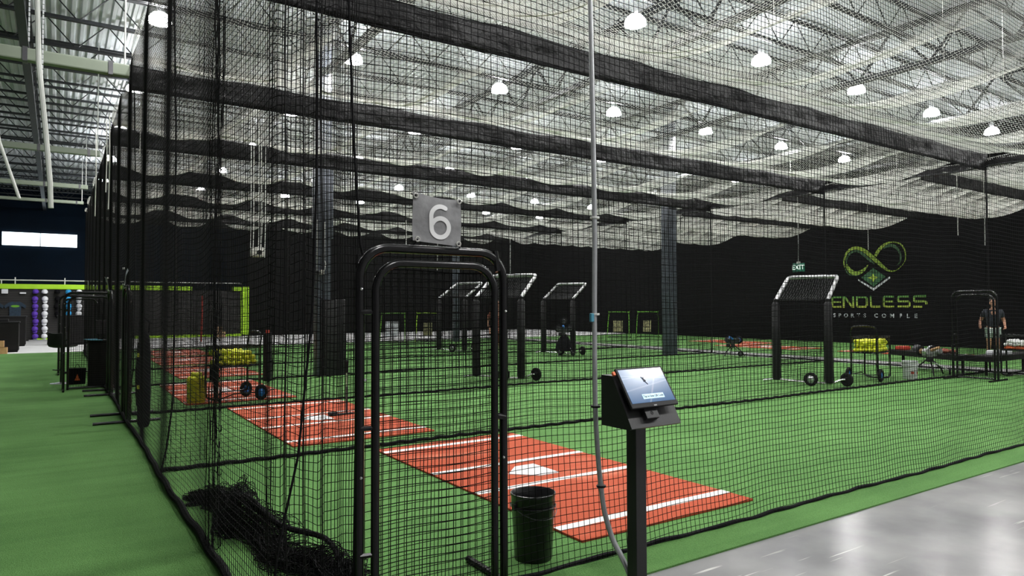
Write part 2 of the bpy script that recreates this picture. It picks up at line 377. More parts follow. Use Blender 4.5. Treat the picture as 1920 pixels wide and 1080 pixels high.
def net_mesh(name, nu, nv, fn, r, su=2, sv=2, axes=('x', 'z')):
    """knotted netting: every cord is a three-sided strand following fn(i, j) -> x, y, z (i, j counted in meshes)"""
    V, Fc, base = [], [], 0
    def offs(ax):
        a = np.array([0, 2*pi/3, 4*pi/3]) + .4; c, s_ = np.cos(a)*r, np.sin(a)*r; z = np.zeros(3)
        return {'x': np.stack([z, c, s_], 1), 'y': np.stack([c, z, s_], 1), 'z': np.stack([c, s_, z], 1)}[ax]
    for (na, nb, st, ax, flip) in ((nu, nv, su, axes[0], False), (nv, nu, sv, axes[1], True)):
        t = np.arange(0, na+st, st, dtype=float); t[-1] = na if t[-1] > na else t[-1]; t = np.unique(t); k = len(t)
        lines = np.arange(nb+1, dtype=float)
        A, B = np.meshgrid(t, lines)
        P = np.stack(fn(B, A) if flip else fn(A, B), -1)            # lines, k, 3
        P = P[:, :, None, :] + offs(ax)[None, None]
        V.append(P.reshape(-1, 3)); n = len(lines)
        idx = base + np.arange(n*k*3).reshape(n, k, 3)
        a = idx[:, :-1]; b = idx[:, 1:]
        q = np.stack([a, np.roll(a, -1, 2), np.roll(b, -1, 2), b], -1).reshape(-1, 4)
        Fc.append(q); base += n*k*3
    V = np.concatenate(V).astype(np.float32); Fc = np.concatenate(Fc).astype(np.int32)
    me = bpy.data.meshes.new(name); me.vertices.add(len(V)); me.vertices.foreach_set('co', V.ravel())
    me.loops.add(Fc.size); me.loops.foreach_set('vertex_index', Fc.ravel())
    me.polygons.add(len(Fc)); me.polygons.foreach_set('loop_start', np.arange(0, Fc.size, 4, dtype=np.int32))
    try: me.polygons.foreach_set('loop_total', np.full(len(Fc), 4, dtype=np.int32))
    except Exception: pass
    me.update(calc_edges=True)
    return me

def text_mesh(body, size, depth, spacing=1., bold=0.):
    cu = bpy.data.curves.new('lettering', 'FONT'); cu.body = body; cu.size = size; cu.extrude = depth; cu.space_character = spacing
    cu.align_x = 'CENTER'; cu.align_y = 'CENTER'; cu.offset = bold; cu.resolution_u = 4
    o = bpy.data.objects.new('lettering_source', cu); COL.objects.link(o)
    me = bpy.data.meshes.new_from_object(o.evaluated_get(bpy.context.evaluated_depsgraph_get()))
    bpy.data.objects.remove(o); bpy.data.curves.remove(cu)
    return me

# ------------------------------------------------------------------ the setting
X0, X1, Y0, Y1, ZD = -9.0, 29.0, -5.0, 47.9, 8.5
def struct(o): o['kind'] = 'structure'; return o
struct(MB().box(((X0+X1)/2, (Y0+Y1)/2, -.1), (X1-X0+.4, Y1-Y0+.4, .2)).build('floor', 'concrete'))
def slab(x0, x1, y0, y1, z, m, name): return struct(MB().box(((x0+x1)/2, (y0+y1)/2, z/2), (x1-x0, y1-y0, z)).build(name, m))
slab(X0, 18.72, 3.06, 30.5, .012, 'turf', 'floor_turf')
slab(20.28, X1-.02, 3.06, 30.5, .012, 'turf', 'floor_far_turf')
slab(18.72, 20.28, 3.06, 30.5, .006, 'grey_wall', 'floor_path')
slab(X0, X1-.02, 30.5, 42., .006, 'pale_floor', 'floor_shop')
bm_ = MB()       # roof deck: trapezoid corrugations running front to back
prof = []; x = X0
while x < X1:
    prof += [(x, ZD), (x+.07, ZD), (x+.10, ZD+.06), (x+.17, ZD+.06)]; x += .20
n_ = len(prof); bm_.add([(p[0], Y0, p[1]) for p in prof] + [(p[0], Y1, p[1]) for p in prof], [(i, i+1, n_+i+1, n_+i) for i in range(n_-1)])
struct(bm_.build('ceiling', 'deck'))
struct(MB().box(((X0+X1)/2, (Y0+Y1)/2, ZD+.2), (X1-X0+.4, Y1-Y0+.4, .1)).build('ceiling_roof', 'grey_wall'))
def wall(name, c, s, m): return struct(MB().box(c, s).build(name, m))
wall('wall_right', (X1+.1, (Y0+Y1)/2, ZD/2), (.2, Y1-Y0, ZD+.2), 'black_wall')
wall('wall_left', (X0-.1, (Y0+Y1)/2, ZD/2), (.2, Y1-Y0, ZD+.2), 'grey_wall')
wall('wall_near', ((X0+X1)/2, Y0-.1, ZD/2), (X1-X0, .2, ZD+.2), 'grey_wall')
wall('wall_back', ((X0+X1)/2, Y1+.1, ZD/2), (X1-X0, .2, ZD+.2), 'glow_tint_wall')
wall('wall_far', ((9.3+X1)/2, 42.2, 3.5), (X1-9.3, .3, 7.), 'black_wall')
ws = wall('wall_store', ((X0+9.3)/2, 42.15, 1.31), (9.3-X0, .3, 2.62), 'slat')
MB().box(((X0+6.3)/2, 42.1, 2.73), (6.3-X0, .44, .24)).build('lime_fascia', 'lime', ws)
MB().box((8.9, 42.05, 2.73), (.84, .44, .24)).build('lime_lintel', 'lime', ws)
MB().box((9.1, 42.0, 1.35), (.42, .40, 2.52)).build('lime_jamb', 'lime', ws)
MB().box((6.2, 41.9, .07), (5.4, .3, .14)).build('lime_kick_strip', 'lime', ws)
MB().box((-.3, 41.9, .10), (1.3, .3, .06)).build('lime_plinth', 'lime', ws)
MB().box((-.3, 41.85, .035), (1.7, .4, .07)).build('grey_plinth', 'grey_wall', ws)
# mezzanine rail above the shop wall
rl = tag(empty('guard_rail', (0, 42.1, 2.85)), 'white pipe guard rail along the top of the lime shop fascia', 'railing')
m_ = MB(); m_.tube([(X0, 0, .20), (9, 0, .20)], .028); m_.build('top_rail', 'white_paint', rl)
for xx in (-8, -6.2, -4.4, -2.3, -1.75, .32, 1.35, 3.2, 5, 7):
    MB().tube([(xx, 0, 0), (xx, 0, .34 if xx in (-1.75, .32) else .2)], .028).build('rail_post', 'white_paint', rl)
# high strip window
wn = struct(empty('window_1', (-.84, Y1-.05, 5.58)))
MB().box((0, 0, 0), (3.56, .06, .77)).build('pane', 'window_glow', wn)
m_ = MB()
for c, s in (((0, -.05, .40), (3.7, .05, .05)), ((0, -.05, -.40), (3.7, .05, .05)), ((-1.82, -.05, 0), (.06, .05, .85)), ((1.82, -.05, 0), (.06, .05, .85)), ((0, -.05, 0), (.035, .05, .8))): m_.box(c, s)
m_.build('frame', 'glow_tint_wall', wn)

# roof steel
jm = MB(); zt, zb = 8.42, 7.74
for z in (zt, zb):
    for dy in (-.035, .035): jm.box(((X0+X1)/2, dy, z), (X1-X0, .04, .055))
x = X0; k = 0
while x < X1-.6:
    jm.tube([(x, 0, zb if k % 2 else zt), (x+.62, 0, zt if k % 2 else zb)], 0.015, 5, False); x += .62; k += 1
jme = jm.mesh('roof_beam'); jme.materials.append(M['joist'])
y = 4.2
while y < 47:
    o = bpy.data.objects.new('roof_beam', jme); COL.objects.link(o); o.location = (0, y, 0); struct(o); y += 1.85
gm = MB(); zt2, zb2 = 8.36, 7.35
for z in (zt2, zb2): gm.box((0, (Y0+Y1)/2, z), (.16, Y1-Y0, .12))
y = Y0; k = 0
while y < Y1-.9:
    gm.tube([(0, y, zb2 if k % 2 else zt2), (0, y+.86, zt2 if k % 2 else zb2)], .035, 5, False); y += .86; k += 1
gme = gm.mesh('roof_girder_beam'); gme.materials.append(M['joist'])
for gx in (-6.2, -.66, 5.4, 11.2, 17., 22.8, 28.):
    o = bpy.data.objects.new('roof_girder_beam', gme); COL.objects.link(o); o.location = (gx, 0, 0); struct(o)

# columns
def column(x, y, wdt, wrap, name='column'):
    c = struct(empty(name, (x, y, 0), pi/4*0))
    MB().box((0, 0, 4.2), (wdt, wdt, 8.4), bev=.02).build('shaft', 'steel_col', c, True)
    if wrap: MB().box((0, 0, 4.15), (wdt+.07, wdt+.07, 1.75), bev=.02).build('wrap', 'grey_pad', c, True)
    return c
c1 = column(5.30, 16.24, .33, True)
pc = MB().box((.0, 0, .905), (.62, .56, 1.81), bev=.03).build('column_pad', 'pad', None, True)
pc.location = (5.50, 16.28, .012)
tag(pc, 'tall black foam pad wrapped around the foot of a steel column', 'pad')
column(17.1, 16.28, .36, False)
column(15.7, 28.5, .25, False)
cm = tag(empty('security_camera', (5.13, 16.0, 2.45)), 'pair of small boxy cameras clamped on a column above the black pad', 'camera')
MB().box((-.05, 0, 0), (.09, .12, .10), bev=.01).build('camera_body', 'matte_black', cm); MB().box((.08, 0, .01), (.08, .12, .11), bev=.01).build('junction_box', 'plastic_grey', cm)
MB().tube([(-.03, 0, .05), (-.03, 0, 1.25)], .012).build('cable', 'white_paint', cm)
MB().tube([(.14, 0, .05), (.17, 0, .22), (.14, 0, .3), (.14, 0, 1.2)], .010).build('cable', 'white_paint', cm)

# ------------------------------------------------------------------ nets
CELL = .0445
DY = [7.54 + 4.245*k for k in range(6)]
UL, UE, YN, YF, ZT = .868, 18.9, 3.44, 30.6, 5.34
RC = .0025
ORD = ['first', 'second', 'third', 'fourth', 'fifth', 'sixth', 'seventh', 'eighth', 'ninth']

def hem_pts(f, n=70): return [f(i/n) for i in range(n+1)]
def band_mesh(L, amp=.02):
    """black vinyl band hung along a net's top: a thin sheet with folds"""
    nx, nz = int(L/.12), 6; mb = MB(); vs = []; ph = rng.uniform(0, 6, 6)
    for s_ in (0, 1):
        for i in range(nx+1):
            x = L*i/nx
            for j in range(nz+1):
                t = j/nz; top = 5.34 - .05*abs(math.sin(pi*x/2.25+.6))
                z = top + (4.945 - top)*t
                yy = amp*(math.sin(3.1*x+ph[0]+2*t) + .6*math.sin(7.7*x+ph[1]-3*t) + .5*math.sin(1.3*x+5*t+ph[2])) * (.4+.6*math.sin(pi*min(t*1.2, 1)))
                if x > L-1.6: yy += .05*math.sin(9*x+4*t)*(x-L+1.6)/1.6
                vs.append((x, yy + (s_-.5)*.012, z))
    fs = []; W = nz+1; off = (nx+1)*W
    for i in range(nx):
        for j in range(nz):
            a = i*W+j; fs += [(a, a+W, a+W+1, a+1), (off+a, off+a+1, off+a+W+1, off+a+W)]
        for j in (0, nz):
            a = i*W+j; fs.append((a, off+a, off+a+W, a+W))
    mb.add(vs, fs); return mb

# dividers between the lanes (one of the dividers is made, the rest are copies)
LD = UE-UL; nu, nv = int(LD/CELL), int((ZT-.02)/CELL)
def fdiv(i, j):
    x = i*LD/nu; z = j*(ZT-.02)/nv + .02; e = np.clip(1-z/1.2, 0, 1)
    y = (.018+.035*np.clip(z, 0, 1))*np.sin(x*1.1+.5*z) + .03*np.clip(z, 0, 1)*np.sin(x*2.9-.8*z+1) + .02*e**2*np.sin(x*1.7+2)
    zz = z - .02*np.sin(x*1.4)*np.sin(pi*z/ZT) - .012*np.sin(5*x+z)
    return x, y, np.maximum(zz, .02)
dme = net_mesh('netting', nu, nv, fdiv, RC*.88, 3, 4); dme.materials.append(M['cord'])
hme = MB().tube(hem_pts(lambda t: (LD*t, .018*math.sin(LD*t*1.1)+.02*math.sin(LD*t*1.7+2)+.005*math.sin(40*t*LD), .034+.006*math.sin(23*LD*t)), 400), .021, 7).mesh('bottom_hem'); hme.materials.append(M['hem'])
bhm = MB().tube([(LD*t, .006*math.sin(9*t), 4.94+.006*math.sin(31*t)) for t in np.linspace(0, 1, 40)], .015, 6).mesh('band_hem'); bhm.materials.append(M['hem'])
bme = band_mesh(LD).mesh('top_band'); bme.materials.append(M['vinyl']); bme.polygons.foreach_set('use_smooth', [True]*len(bme.polygons))
eme = MB().tube([(.0, 0, .03), (.05, .02, .25), (.10, .01, .7), (.11, 0, 2), (.10, 0, 3.5), (.06, 0, 5.3)], .0095, 7).mesh('edge_rope'); eme.materials.append(M['hem'])
fme = MB().tube([(LD, 0, .03), (LD+.02, .02, 1), (LD-.01, -.01, 2.4), (LD+.01, 0, 4), (LD, 0, 5.3)], .019, 7).mesh('edge_rope'); fme.materials.append(M['hem'])
d0 = None
for k, y in enumerate(DY):
    if k == 0:
        d0 = empty('divider_net', (UL, y, 0)); d = d0
        for nm, me in (('netting', dme), ('bottom_hem', hme), ('top_band', bme), ('band_hem', bhm), ('edge_rope', eme), ('edge_rope', fme)): link(nm, me, None, d0)
    else:
        d = copy_tree(d0); d.location = (UL, y, 0)
    tag(d, f"black lane divider net with vinyl top band, {ORD[k]} one behind the near net", 'net', 'lane divider nets')

# near net: flat along the walkway, gathered in folds beside the doorway
nfold = 34; nrun = int((UE-1.31)/CELL); nun = nfold+nrun
ZN = 5.6
nvn = int((ZN-.02)/CELL)
def fnear(i, j):
    x = np.where(i < nfold, UL + (1.31-UL)*i/nfold, 1.31 + (i-nfold)*(UE-1.31)/nrun); z = j*(ZN-.02)/nvn + .02
    f = np.clip((nfold-i)/nfold*1.6, 0, 1); e = np.clip(1-z/.9, 0, 1)
    y = .05*f*np.sin(i*.9+.6*z) + .022*np.sin(x*1.5+.7*z) + .010*np.sin(x*4.1-1.3*z) - .045*e**2*(1+.2*np.sin(x*2.3))
    zz = z - .016*np.sin(x*2.1+.4)*np.sin(pi*z/ZN) - .006*np.sin(6.3*x+2*z) + f*.02*np.sin(z*5+i*.4)
    return x + .006*np.sin(z*2.7+x*3), y, np.maximum(zz, .02)
nn = tag(empty('near_net', (0, YN, 0)), 'black square-mesh net hung along the concrete walkway beside the kiosk', 'net')
me = net_mesh('netting', nun, nvn, fnear, RC*.95, 2, 2); me.materials.append(M['cord']); link('netting', me, None, nn)
MB().tube(hem_pts(lambda t: (UL+(UE-UL)*t, -.045-.009*math.sin((UE-UL)*t*2.3)+.006*math.sin(55*t*5), .022+.005*math.sin(61*t*3)), 500), .0155, 7).build('bottom_hem', 'hem', nn)
MB().tube([(1.245, -.02, 4.8), (1.25, -.02, 3.2), (1.276, -.02, 2.536), (1.315, -.02, 1.96), (1.33, -.02, 1.9)], .0065, 6).build('pull_rope', 'hem', nn)
MB().tube([(1.075, -.03, 4.5), (1.078, -.03, 2.9), (1.081, -.03, 2.29), (1.06, -.04, 1.6), (.99, -.05, .9), (.90, -.06, .5), (.84, -.05, .04)], .0060, 6).build('lacing_rope', 'hem', nn)
MB().tube([(1.30, -.02, 1.9), (1.295, -.02, 1.2), (1.285, -.03, .6), (1.28, -.02, .03)], .005, 6).build('lacing_rope', 'hem', nn)

# left net along the turf aisle
LL = YF-YN; nul = int(LL/CELL); nvl = int((ZT-.02)/CELL)
def fleft(i, j):
    y = i*LL/nul; z = j*(ZT-.02)/nvl + .02; e = np.clip(1-z/.8, 0, 1)
    ph = y/2.1225*2*pi
    x = .016*np.sin(ph+1.34) + .006*np.sin(2.7*y+.5*z) - .03*e**2*(.5+.5*np.cos(y*1.48+1.0))
    top = ZT - .14*np.abs(np.sin(ph/2))*(z/ZT)**4
    zz = z*top/ZT - .05*np.abs(np.sin(y*2.2))*np.sin(pi*z/ZT)
    return x, y, np.maximum(zz, .02)
ln = tag(empty('side_net', (UL, YN, 0)), 'long black net along the green turf aisle, closing the lanes', 'net')
me = net_mesh('netting', nul, nvl, fleft, RC*.74, 3, 3, ('y', 'z')); me.materials.append(M['cord']); lnm = link('netting', me, None, ln)
MB().tube(hem_pts(lambda t: (-.02-.010*math.cos(LL*t*1.48+1)+.004*math.sin(50*t*4), LL*t, .04+.008*math.sin(70*t*3)), 420), .026, 7).build('bottom_hem', 'hem', ln)
# gathered vertical folds hanging in the first bay
def bundle(x, y, n, r, zt, seed, parent, name='gathered_fold'):
    q = random.Random(seed); mb = MB()
    for k in range(n):
        a = q.uniform(0, 6.28); rr = r*math.sqrt(q.random()); p = q.uniform(0, 6)
        mb.tube([(x+rr*math.cos(a)*(1+.5*max(0, 1-z/1.)) + .012*math.sin(z*3+p), y+rr*math.sin(a)*(1+1.2*max(0, 1-z/1.)) + .02*math.sin(z*2.2+p), z) for z in np.linspace(.03, zt, 14)], .0032, 4, False)
        zz = q.uniform(.2, zt-.2)
    for k in range(int(zt/.06)):
        z = .05+k*.06+q.uniform(-.01, .01); sc = 1+1.2*max(0, 1-z/1.); wv = q.uniform(0, 6)
        mb.tube([(x+r*math.sin(t*2.3+wv)*.8, y+(t-.5)*2*r*sc, z-.03*math.sin(pi*t)+.012*math.sin(9*t+wv)) for t in np.linspace(0, 1, 9)], .0028, 4, False)
    return mb.build(name, 'cord', parent)
bundle(.03, 1.55, 11, .045, 5.3, 3, ln)

# far end net and ceiling nets
en = tag(empty('end_net', (UE, YN, 0)), 'black net closing the far ends of the lanes beside the grey path', 'net')
fo = lnm.copy(); COL.objects.link(fo); fo.parent = en; fo.name = 'netting'; fo.location = (0, 0, 0)
MB().tube(hem_pts(lambda t: (.03*math.sin(LL*t*1.4), LL*t, .03), 200), .02, 6).build('bottom_hem', 'hem', en)
MB().tube(hem_pts(lambda t: (0, LL*t-3, 5.02+.02*math.sin(LL*t*3)), 120), .022, 6).build('top_cable', 'dark_steel', en)
mb = MB()   # scalloped black skirt gathered on the top cable
for k in range(48):
    y0 = -3+k*.62
    mb.add([(0, y0, 5.06), (0, y0+.31, 4.99), (0, y0+.62, 5.06), (.02, y0+.62, 5.20), (.02, y0+.31, 5.16), (.02, y0, 5.20), (.012, y0, 5.06), (.012, y0+.31, 4.99), (.012, y0+.62, 5.06)], [(0, 1, 4, 5), (1, 2, 3, 4), (6, 5, 4, 7), (7, 4, 3, 8), (0, 6, 7, 1), (1, 7, 8, 2)])
mb.build('gathered_skirt', 'vinyl', en)
fn_ = tag(empty('back_net', (UL, YF, 0)), 'black net across the back of the last lane, nearest the shop wall', 'net')
link('netting', dme, None, fn_); link('bottom_hem', hme, None, fn_); link('top_band', bme, None, fn_)

WL = 4.245; nuc, nvc = int(LD/CELL), int(WL/CELL)
def fceil(i, j):
    x = i*LD/nuc; a = j/nvc; b = (x-(7.64-UL))/2.25
    z = 5.33 - .48*np.abs(np.sin(pi*b))**.8*np.sin(pi*a)**1.9 - .07*np.abs(np.sin(2*pi*a))**1.5 - .02*np.sin(3.3*x+7*a)*np.sin(pi*a)
    return x + .05*np.sin(7*a+x), a*WL, z + .02*np.sin(9*x+4*a)*np.sin(pi*a)
cme = net_mesh('netting', nuc, nvc, fceil, .0029, 2, 2, ('x', 'y')); cme.materials.append(M['white_cord'])
hgm = MB().tube([(0, 0, 0), (0, 0, 2.45)], .0035, 5, False).mesh('hanger_cord'); hgm.materials.append(M['white_cord'])
c0 = None
CY = [YN-.145] + DY
for k, y in enumerate(CY):
    if c0 is None:
        c0 = empty('overhead_net', (UL, y, 0)); c = c0; link('netting', cme, None, c0)
        for b in range(-2, 6):
            hx = 7.64-UL+2.25*b
            if 0 < hx < LD:
                h = link('hanger_cord', hgm, None, c0); h.location = (hx, WL/2, 5.33)
    else: c = copy_tree(c0); c.location = (UL, y, 0)
    if k == len(CY)-1: c.scale = (1, (YF-y)/WL, 1)
    tag(c, f"white pillowed overhead net over the {ORD[k]} lane from the walkway", 'net', 'overhead nets over the lanes')
for k, y in enumerate([5.0]+[9.245+4.245*i for i in range(5)]):
    c = copy_tree(c0); c.location = (19.3, y, 0); c.scale = (.53, 1, 1)
    tag(c, f"white overhead net over the {ORD[k]} short bay beyond the grey path", 'net', 'overhead nets beyond the path')
for k, y in enumerate([9.245, 13.49, 17.735]):
    o = bpy.data.objects.new('vinyl_band', bme); COL.objects.link(o); o.location = (19.3, y, .05); o.scale = (.53, 1, 1)
    tag(o, f"black vinyl band hanging beyond the grey path, {ORD[k]} from the emblem wall end", 'band', 'vinyl bands beyond the path')

# crumpled heap of spare netting at the foot of the first bay
path = np.array([(1.00, 6.9), (1.02, 6.4), (1.05, 5.9), (1.06, 5.3), (1.14, 4.8), (1.24, 4.3), (1.34, 3.95), (1.40, 3.68)])
def fheap(seed, hmul, spread):
    q = np.random.default_rng(seed); P = q.uniform(0, 6.28, 14)
    def f(i, j):
        t = np.minimum(1.0+i/70*5.98, 6.98); u = j/34; a = np.clip(t.astype(int), 0, 6); fx = t-a
        bx = path[a, 0]*(1-fx)+path[a+1, 0]*fx; by = path[a, 1]*(1-fx)+path[a+1, 1]*fx
        hh = (.05+.27*np.exp(-((t-2.9)/1.0)**2)+.08*np.exp(-((t-5.6)/.8)**2))*hmul
        x = bx + spread*(.13*np.sin(2*pi*1.7*u+P[0]+1.3*t)+.07*np.sin(2*pi*4.1*u+P[1]-2.9*t)+.035*np.sin(2*pi*6.7*u+5.3*t+P[2])) + .05*np.sin(3.7*t+P[3])
        y = by + spread*(.16*np.sin(2*pi*1.3*u+P[4]-1.9*t)+.09*np.sin(2*pi*3.3*u+P[5]+3.1*t)+.04*np.sin(2*pi*7.3*u-4.7*t+P[6]))
        z = .018 + hh*np.clip(.45+.38*np.sin(2*pi*2.1*u+P[7]+1.1*t)+.22*np.sin(2*pi*4.7*u+P[8]-3.3*t)+.12*np.sin(9*t+P[9]+6*u), 0, 1.2)
        return x, y, z
    return f
he = tag(empty('net_heap', (.06, 0, 0)), 'crumpled heap of spare black netting on turf inside the near corner', 'netting')
for sd_, hm, sp_ in ((1, 1., .8), (2, .8, .6), (4, .9, .5)):
    me = net_mesh('folded_netting', 70, 34, fheap(sd_, hm, sp_), .0027, 1, 1, ('y', 'x')); me.materials.append(M['cord']); link('folded_netting', me, None, he)
for off in (0, .05):
    MB().tube(smooth_pts([(1.0+off, 6.3, .03), (1.08+off, 5.8, .10), (1.10, 5.2, .22+off), (1.22, 4.75, .16), (1.42, 4.45, .12), (1.38, 4.0, .10), (1.45, 3.72, .06)], 4), .018, 7).build('loose_hem', 'hem', he)

# ------------------------------------------------------------------ high-bay lamps
dm = MB().lathe([(.225, 0), (.223, .04), (.207, .105), (.168, .165), (.115, .205), (.06, .22)], n=20).mesh('dome_lamp'); dm.materials.append(M['dome'])
dm.polygons.foreach_set('use_smooth', [True]*len(dm.polygons))
cp = MB().lathe([(.07, .205), (.075, .25), (.07, .36), (.03, .40)], n=12).mesh('ballast_cap'); cp.materials.append(M['galv'])
hk = MB().tube([(0, 0, .38), (0, 0, 1.03)], .008, 5, False).mesh('hanger_rod'); hk.materials.append(M['galv'])
la = bpy.data.lights.new('lamp_light', 'AREA'); la.shape = 'DISK'; la.size = .38; la.energy = LAMP_W; la.color = (1., .985, .96)
for j in range(-2, 6):
    for i in range(-1, 6):
        if 10.357+5.265*j > 42: continue
        o = bpy.data.objects.new('dome_lamp', dm); COL.objects.link(o); o.location = (5.823+4.132*i, 10.357+5.265*j, 7.48)
        tag(o, f"glowing dome lamp under the roof, {ORD[i+1]} from the turf aisle, row {ORD[j+2]} from the walkway", 'lamp', 'dome lamps under the roof')
        for nm, me in (('ballast_cap', cp), ('hanger_rod', hk)): link(nm, me, None, o)
        l = bpy.data.objects.new('lamp_light', la); COL.objects.link(l); l.parent = o; l.location = (0, 0, -.012)

# cage-support beams over the aisle, hanging conduits and chains
for k, (y, z, r) in enumerate(((11.78, 5.2, .09), (20.27, 5.55, .075), (28.76, 5.95, .075), (33.5, 6.0, .06))):
    o = tag(empty('aisle_beam', (0, y, z)), f"pale steel support beam crossing above the turf aisle, {ORD[k]} from the front", 'beam', 'support beams above the aisle')
    MB().box(((X0+UL)/2, 0, 0), (UL-X0, .14, r*2), bev=.02).build('beam_body', 'beam_paint', o)
    for xx in (-.42, .62): MB().box((xx, 0, 0), (.06, .16, r*2+.02)).build('clamp', 'dark_steel', o)
    for xx in (-7, -3.4, UL-.06): MB().tube([(xx, 0, r), (xx, 0, 8.4-z)], .012, 5).build('hanger_rod', 'white_paint', o)
    o['kind'] = 'structure'
pipe = tag(empty('hanging_conduit', (-.2, 9, 0)), 'long white conduit dropping from the roof above the aisle turf, nearest the picture edge', 'pipe')
MB().tube([(-.03, 0, 8.3), (-.02, 0, 4.98), (.0, 0, 4.3), (.07, 0, 3.59), (.12, 0, 3.0), (.13, 0, 2.72)], .026, 8).build('conduit', 'white_paint', pipe, True)
m_ = MB()
for s_, zz in ((-.09, 4.55), (.035, 3.7)):
    z = 8.3
    while z > zz: m_.tube([(s_, .02, z), (s_, .02, z-.045)], .010, 4); z -= .055
m_.build('chain', 'galv', pipe)
p2 = tag(empty('slanting_conduit', (-.5, 9, 0)), 'thin white pipe slanting down at the top corner of the aisle', 'pipe')
MB().tube([(-.22, 0, 4.6), (-.03, 0, 3.39), (.15, 0, 2.80)], .016, 8).build('conduit', 'white_paint', p2, True)
# dangling white pull cords
cords = [(1.03, 11.9, 5.3, 3.96, 'beside the first lane door sign'), (.66, 12.6, 4.7, 3.2, 'outside the side net near the aisle'), (.62, 16.3, 5.3, 3.5, 'outside the side net by the outer door frame'), (.70, 14.2, 5.0, 3.7, 'on the side net between two lane doors'),
         (18.925, 12.68, 5.0, 2.98, 'that carries the exit sign'), (18.925, 16.05, 5.0, 4.45, 'above the pitching machine by the slim column'), (18.925, 19.6, 5.0, 4.3, 'on the end net beyond the kiosk conduit'),
         (18.925, 10.5, 5.0, 3.2, 'in front of the infinity emblem'), (18.925, 8.2, 5.0, 3.4, 'on the end net above the wire cart'), (16.0, 24.3, 5.0, 3.0, 'among the far lanes above the strike targets'), (12.6, 24.4, 5.0, 3.1, 'above the hooded screens in the far lanes'), (11.2, 24.3, 5.0, 3.9, 'above the door frame in the far lanes'), (18.925, 7.6, 5.05, 3.1, 'above the door frame at the far end')]
for k, (x, y, a, b, ph) in enumerate(cords):
    o = MB().tube([(x, y, a), (x+.01, y, (a+b)/2), (x, y, b)], .009 if y < 15 else .011, 5).build('dangling_cord', 'white_cord')
    tag(o, f"dangling white pull cord {ph}", 'cord', 'dangling white cords')

# ------------------------------------------------------------------ door frames
def rounded_frame(wd, ht, r, rad, n=8):
    """upside-down U with rounded top corners, in the x-z plane"""
    p = [(0, 0, .02), (0, 0, ht-r)] + [(r-r*math.cos(a), 0, ht-r+r*math.sin(a)) for a in np.linspace(.15, pi/2, n)]
    p += [(wd-r+r*math.sin(a), 0, ht-r+r*math.cos(a)) for a in np.linspace(0, pi/2-.15, n)] + [(wd, 0, ht-r), (wd, 0, .02)]
    return p
lw, lh = .73, 1.84
def fleaf(i, j):
    x = i*lw/16; z = j*(lh-.08)/40+.06
    return x, .012*np.sin(6*x+3*z), z + .006*np.sin(9*x)
leafme = net_mesh('netting', 16, 40, fleaf, .0030, 1, 2); leafme.materials.append(M['cord'])
def door_frame(loc, rz, label, feet=True):
    o = tag(empty('door_frame', loc, rz), label, 'door frame')
    MB().tube(rounded_frame(.885, 1.94, .16, .026), .0255, 10).build('outer_frame', 'pipe', o, True)
    lf = MB().tube([(q_[0]+.075, -.03, q_[2]) for q_ in rounded_frame(lw, 1.86, .15, .022)], .0225, 10).build('door_leaf', 'pipe', o, True)
    MB().tube([(.075, -.03, .05), (.075+lw, -.03, .05)], .02, 8).build('bottom_rail', 'pipe', lf)
    n = link('netting', leafme, None, lf); n.location = (.075, -.03, 0)
    m = MB()
    for z in (.35, 1.0, 1.6):
        m.tube([(.0, -.015, z), (.075, -.03, z)], .014, 6)
    m.build('hinge', 'pipe', lf)
    for x, z in ((.0, 1.72), (.02, 1.25), (.07, .55), (.885, 1.60), (.81, 1.55), (.87, .75), (.0, .75)):
        MB().sphere((x, -.026, z), .0085, 8).build('bolt', 'chrome', o)
    MB().tube([(.83, -.03, 1.83), (.83, 0, 1.95)], .018, 6).build('latch', 'pipe', o)
    MB().tube([(.80, -.03, 1.0), (.885, -.01, .98)], .02, 6).build('latch', 'pipe', o)
    if feet:
        for x in (0, .885): MB().tube([(x, -.42, .03), (x, .42, .03)], .022, 8).build('foot', 'pipe', o)
    return o
df = door_frame((1.31, YN-.03, 0), 0, 'black pipe door frame under the grey number six sign')
dsp = [((UL-.02, 11.10, 0), pi/2, 'black pipe door frame set in the side net beside the hanging bat bag'),
       ((UL-.02, 14.8, 0), pi/2, 'black pipe door frame in the side net, next beyond the bat bag'),
       ((.12, 16.20, 0), 0, 'black pipe door frame standing out over the turf in front of the bar stool'),
       ((.05, 20.30, 0), 0, 'black pipe door frame standing out over the turf behind the bar stool'),
       ((16.73, 6.52, 0), pi/2, 'black pipe door frame at the far end beside the long bench')]
for loc, rz, lb in dsp:
    o = copy_tree(df); o.location = loc; o.rotation_euler = (0, 0, rz); tag(o, lb)
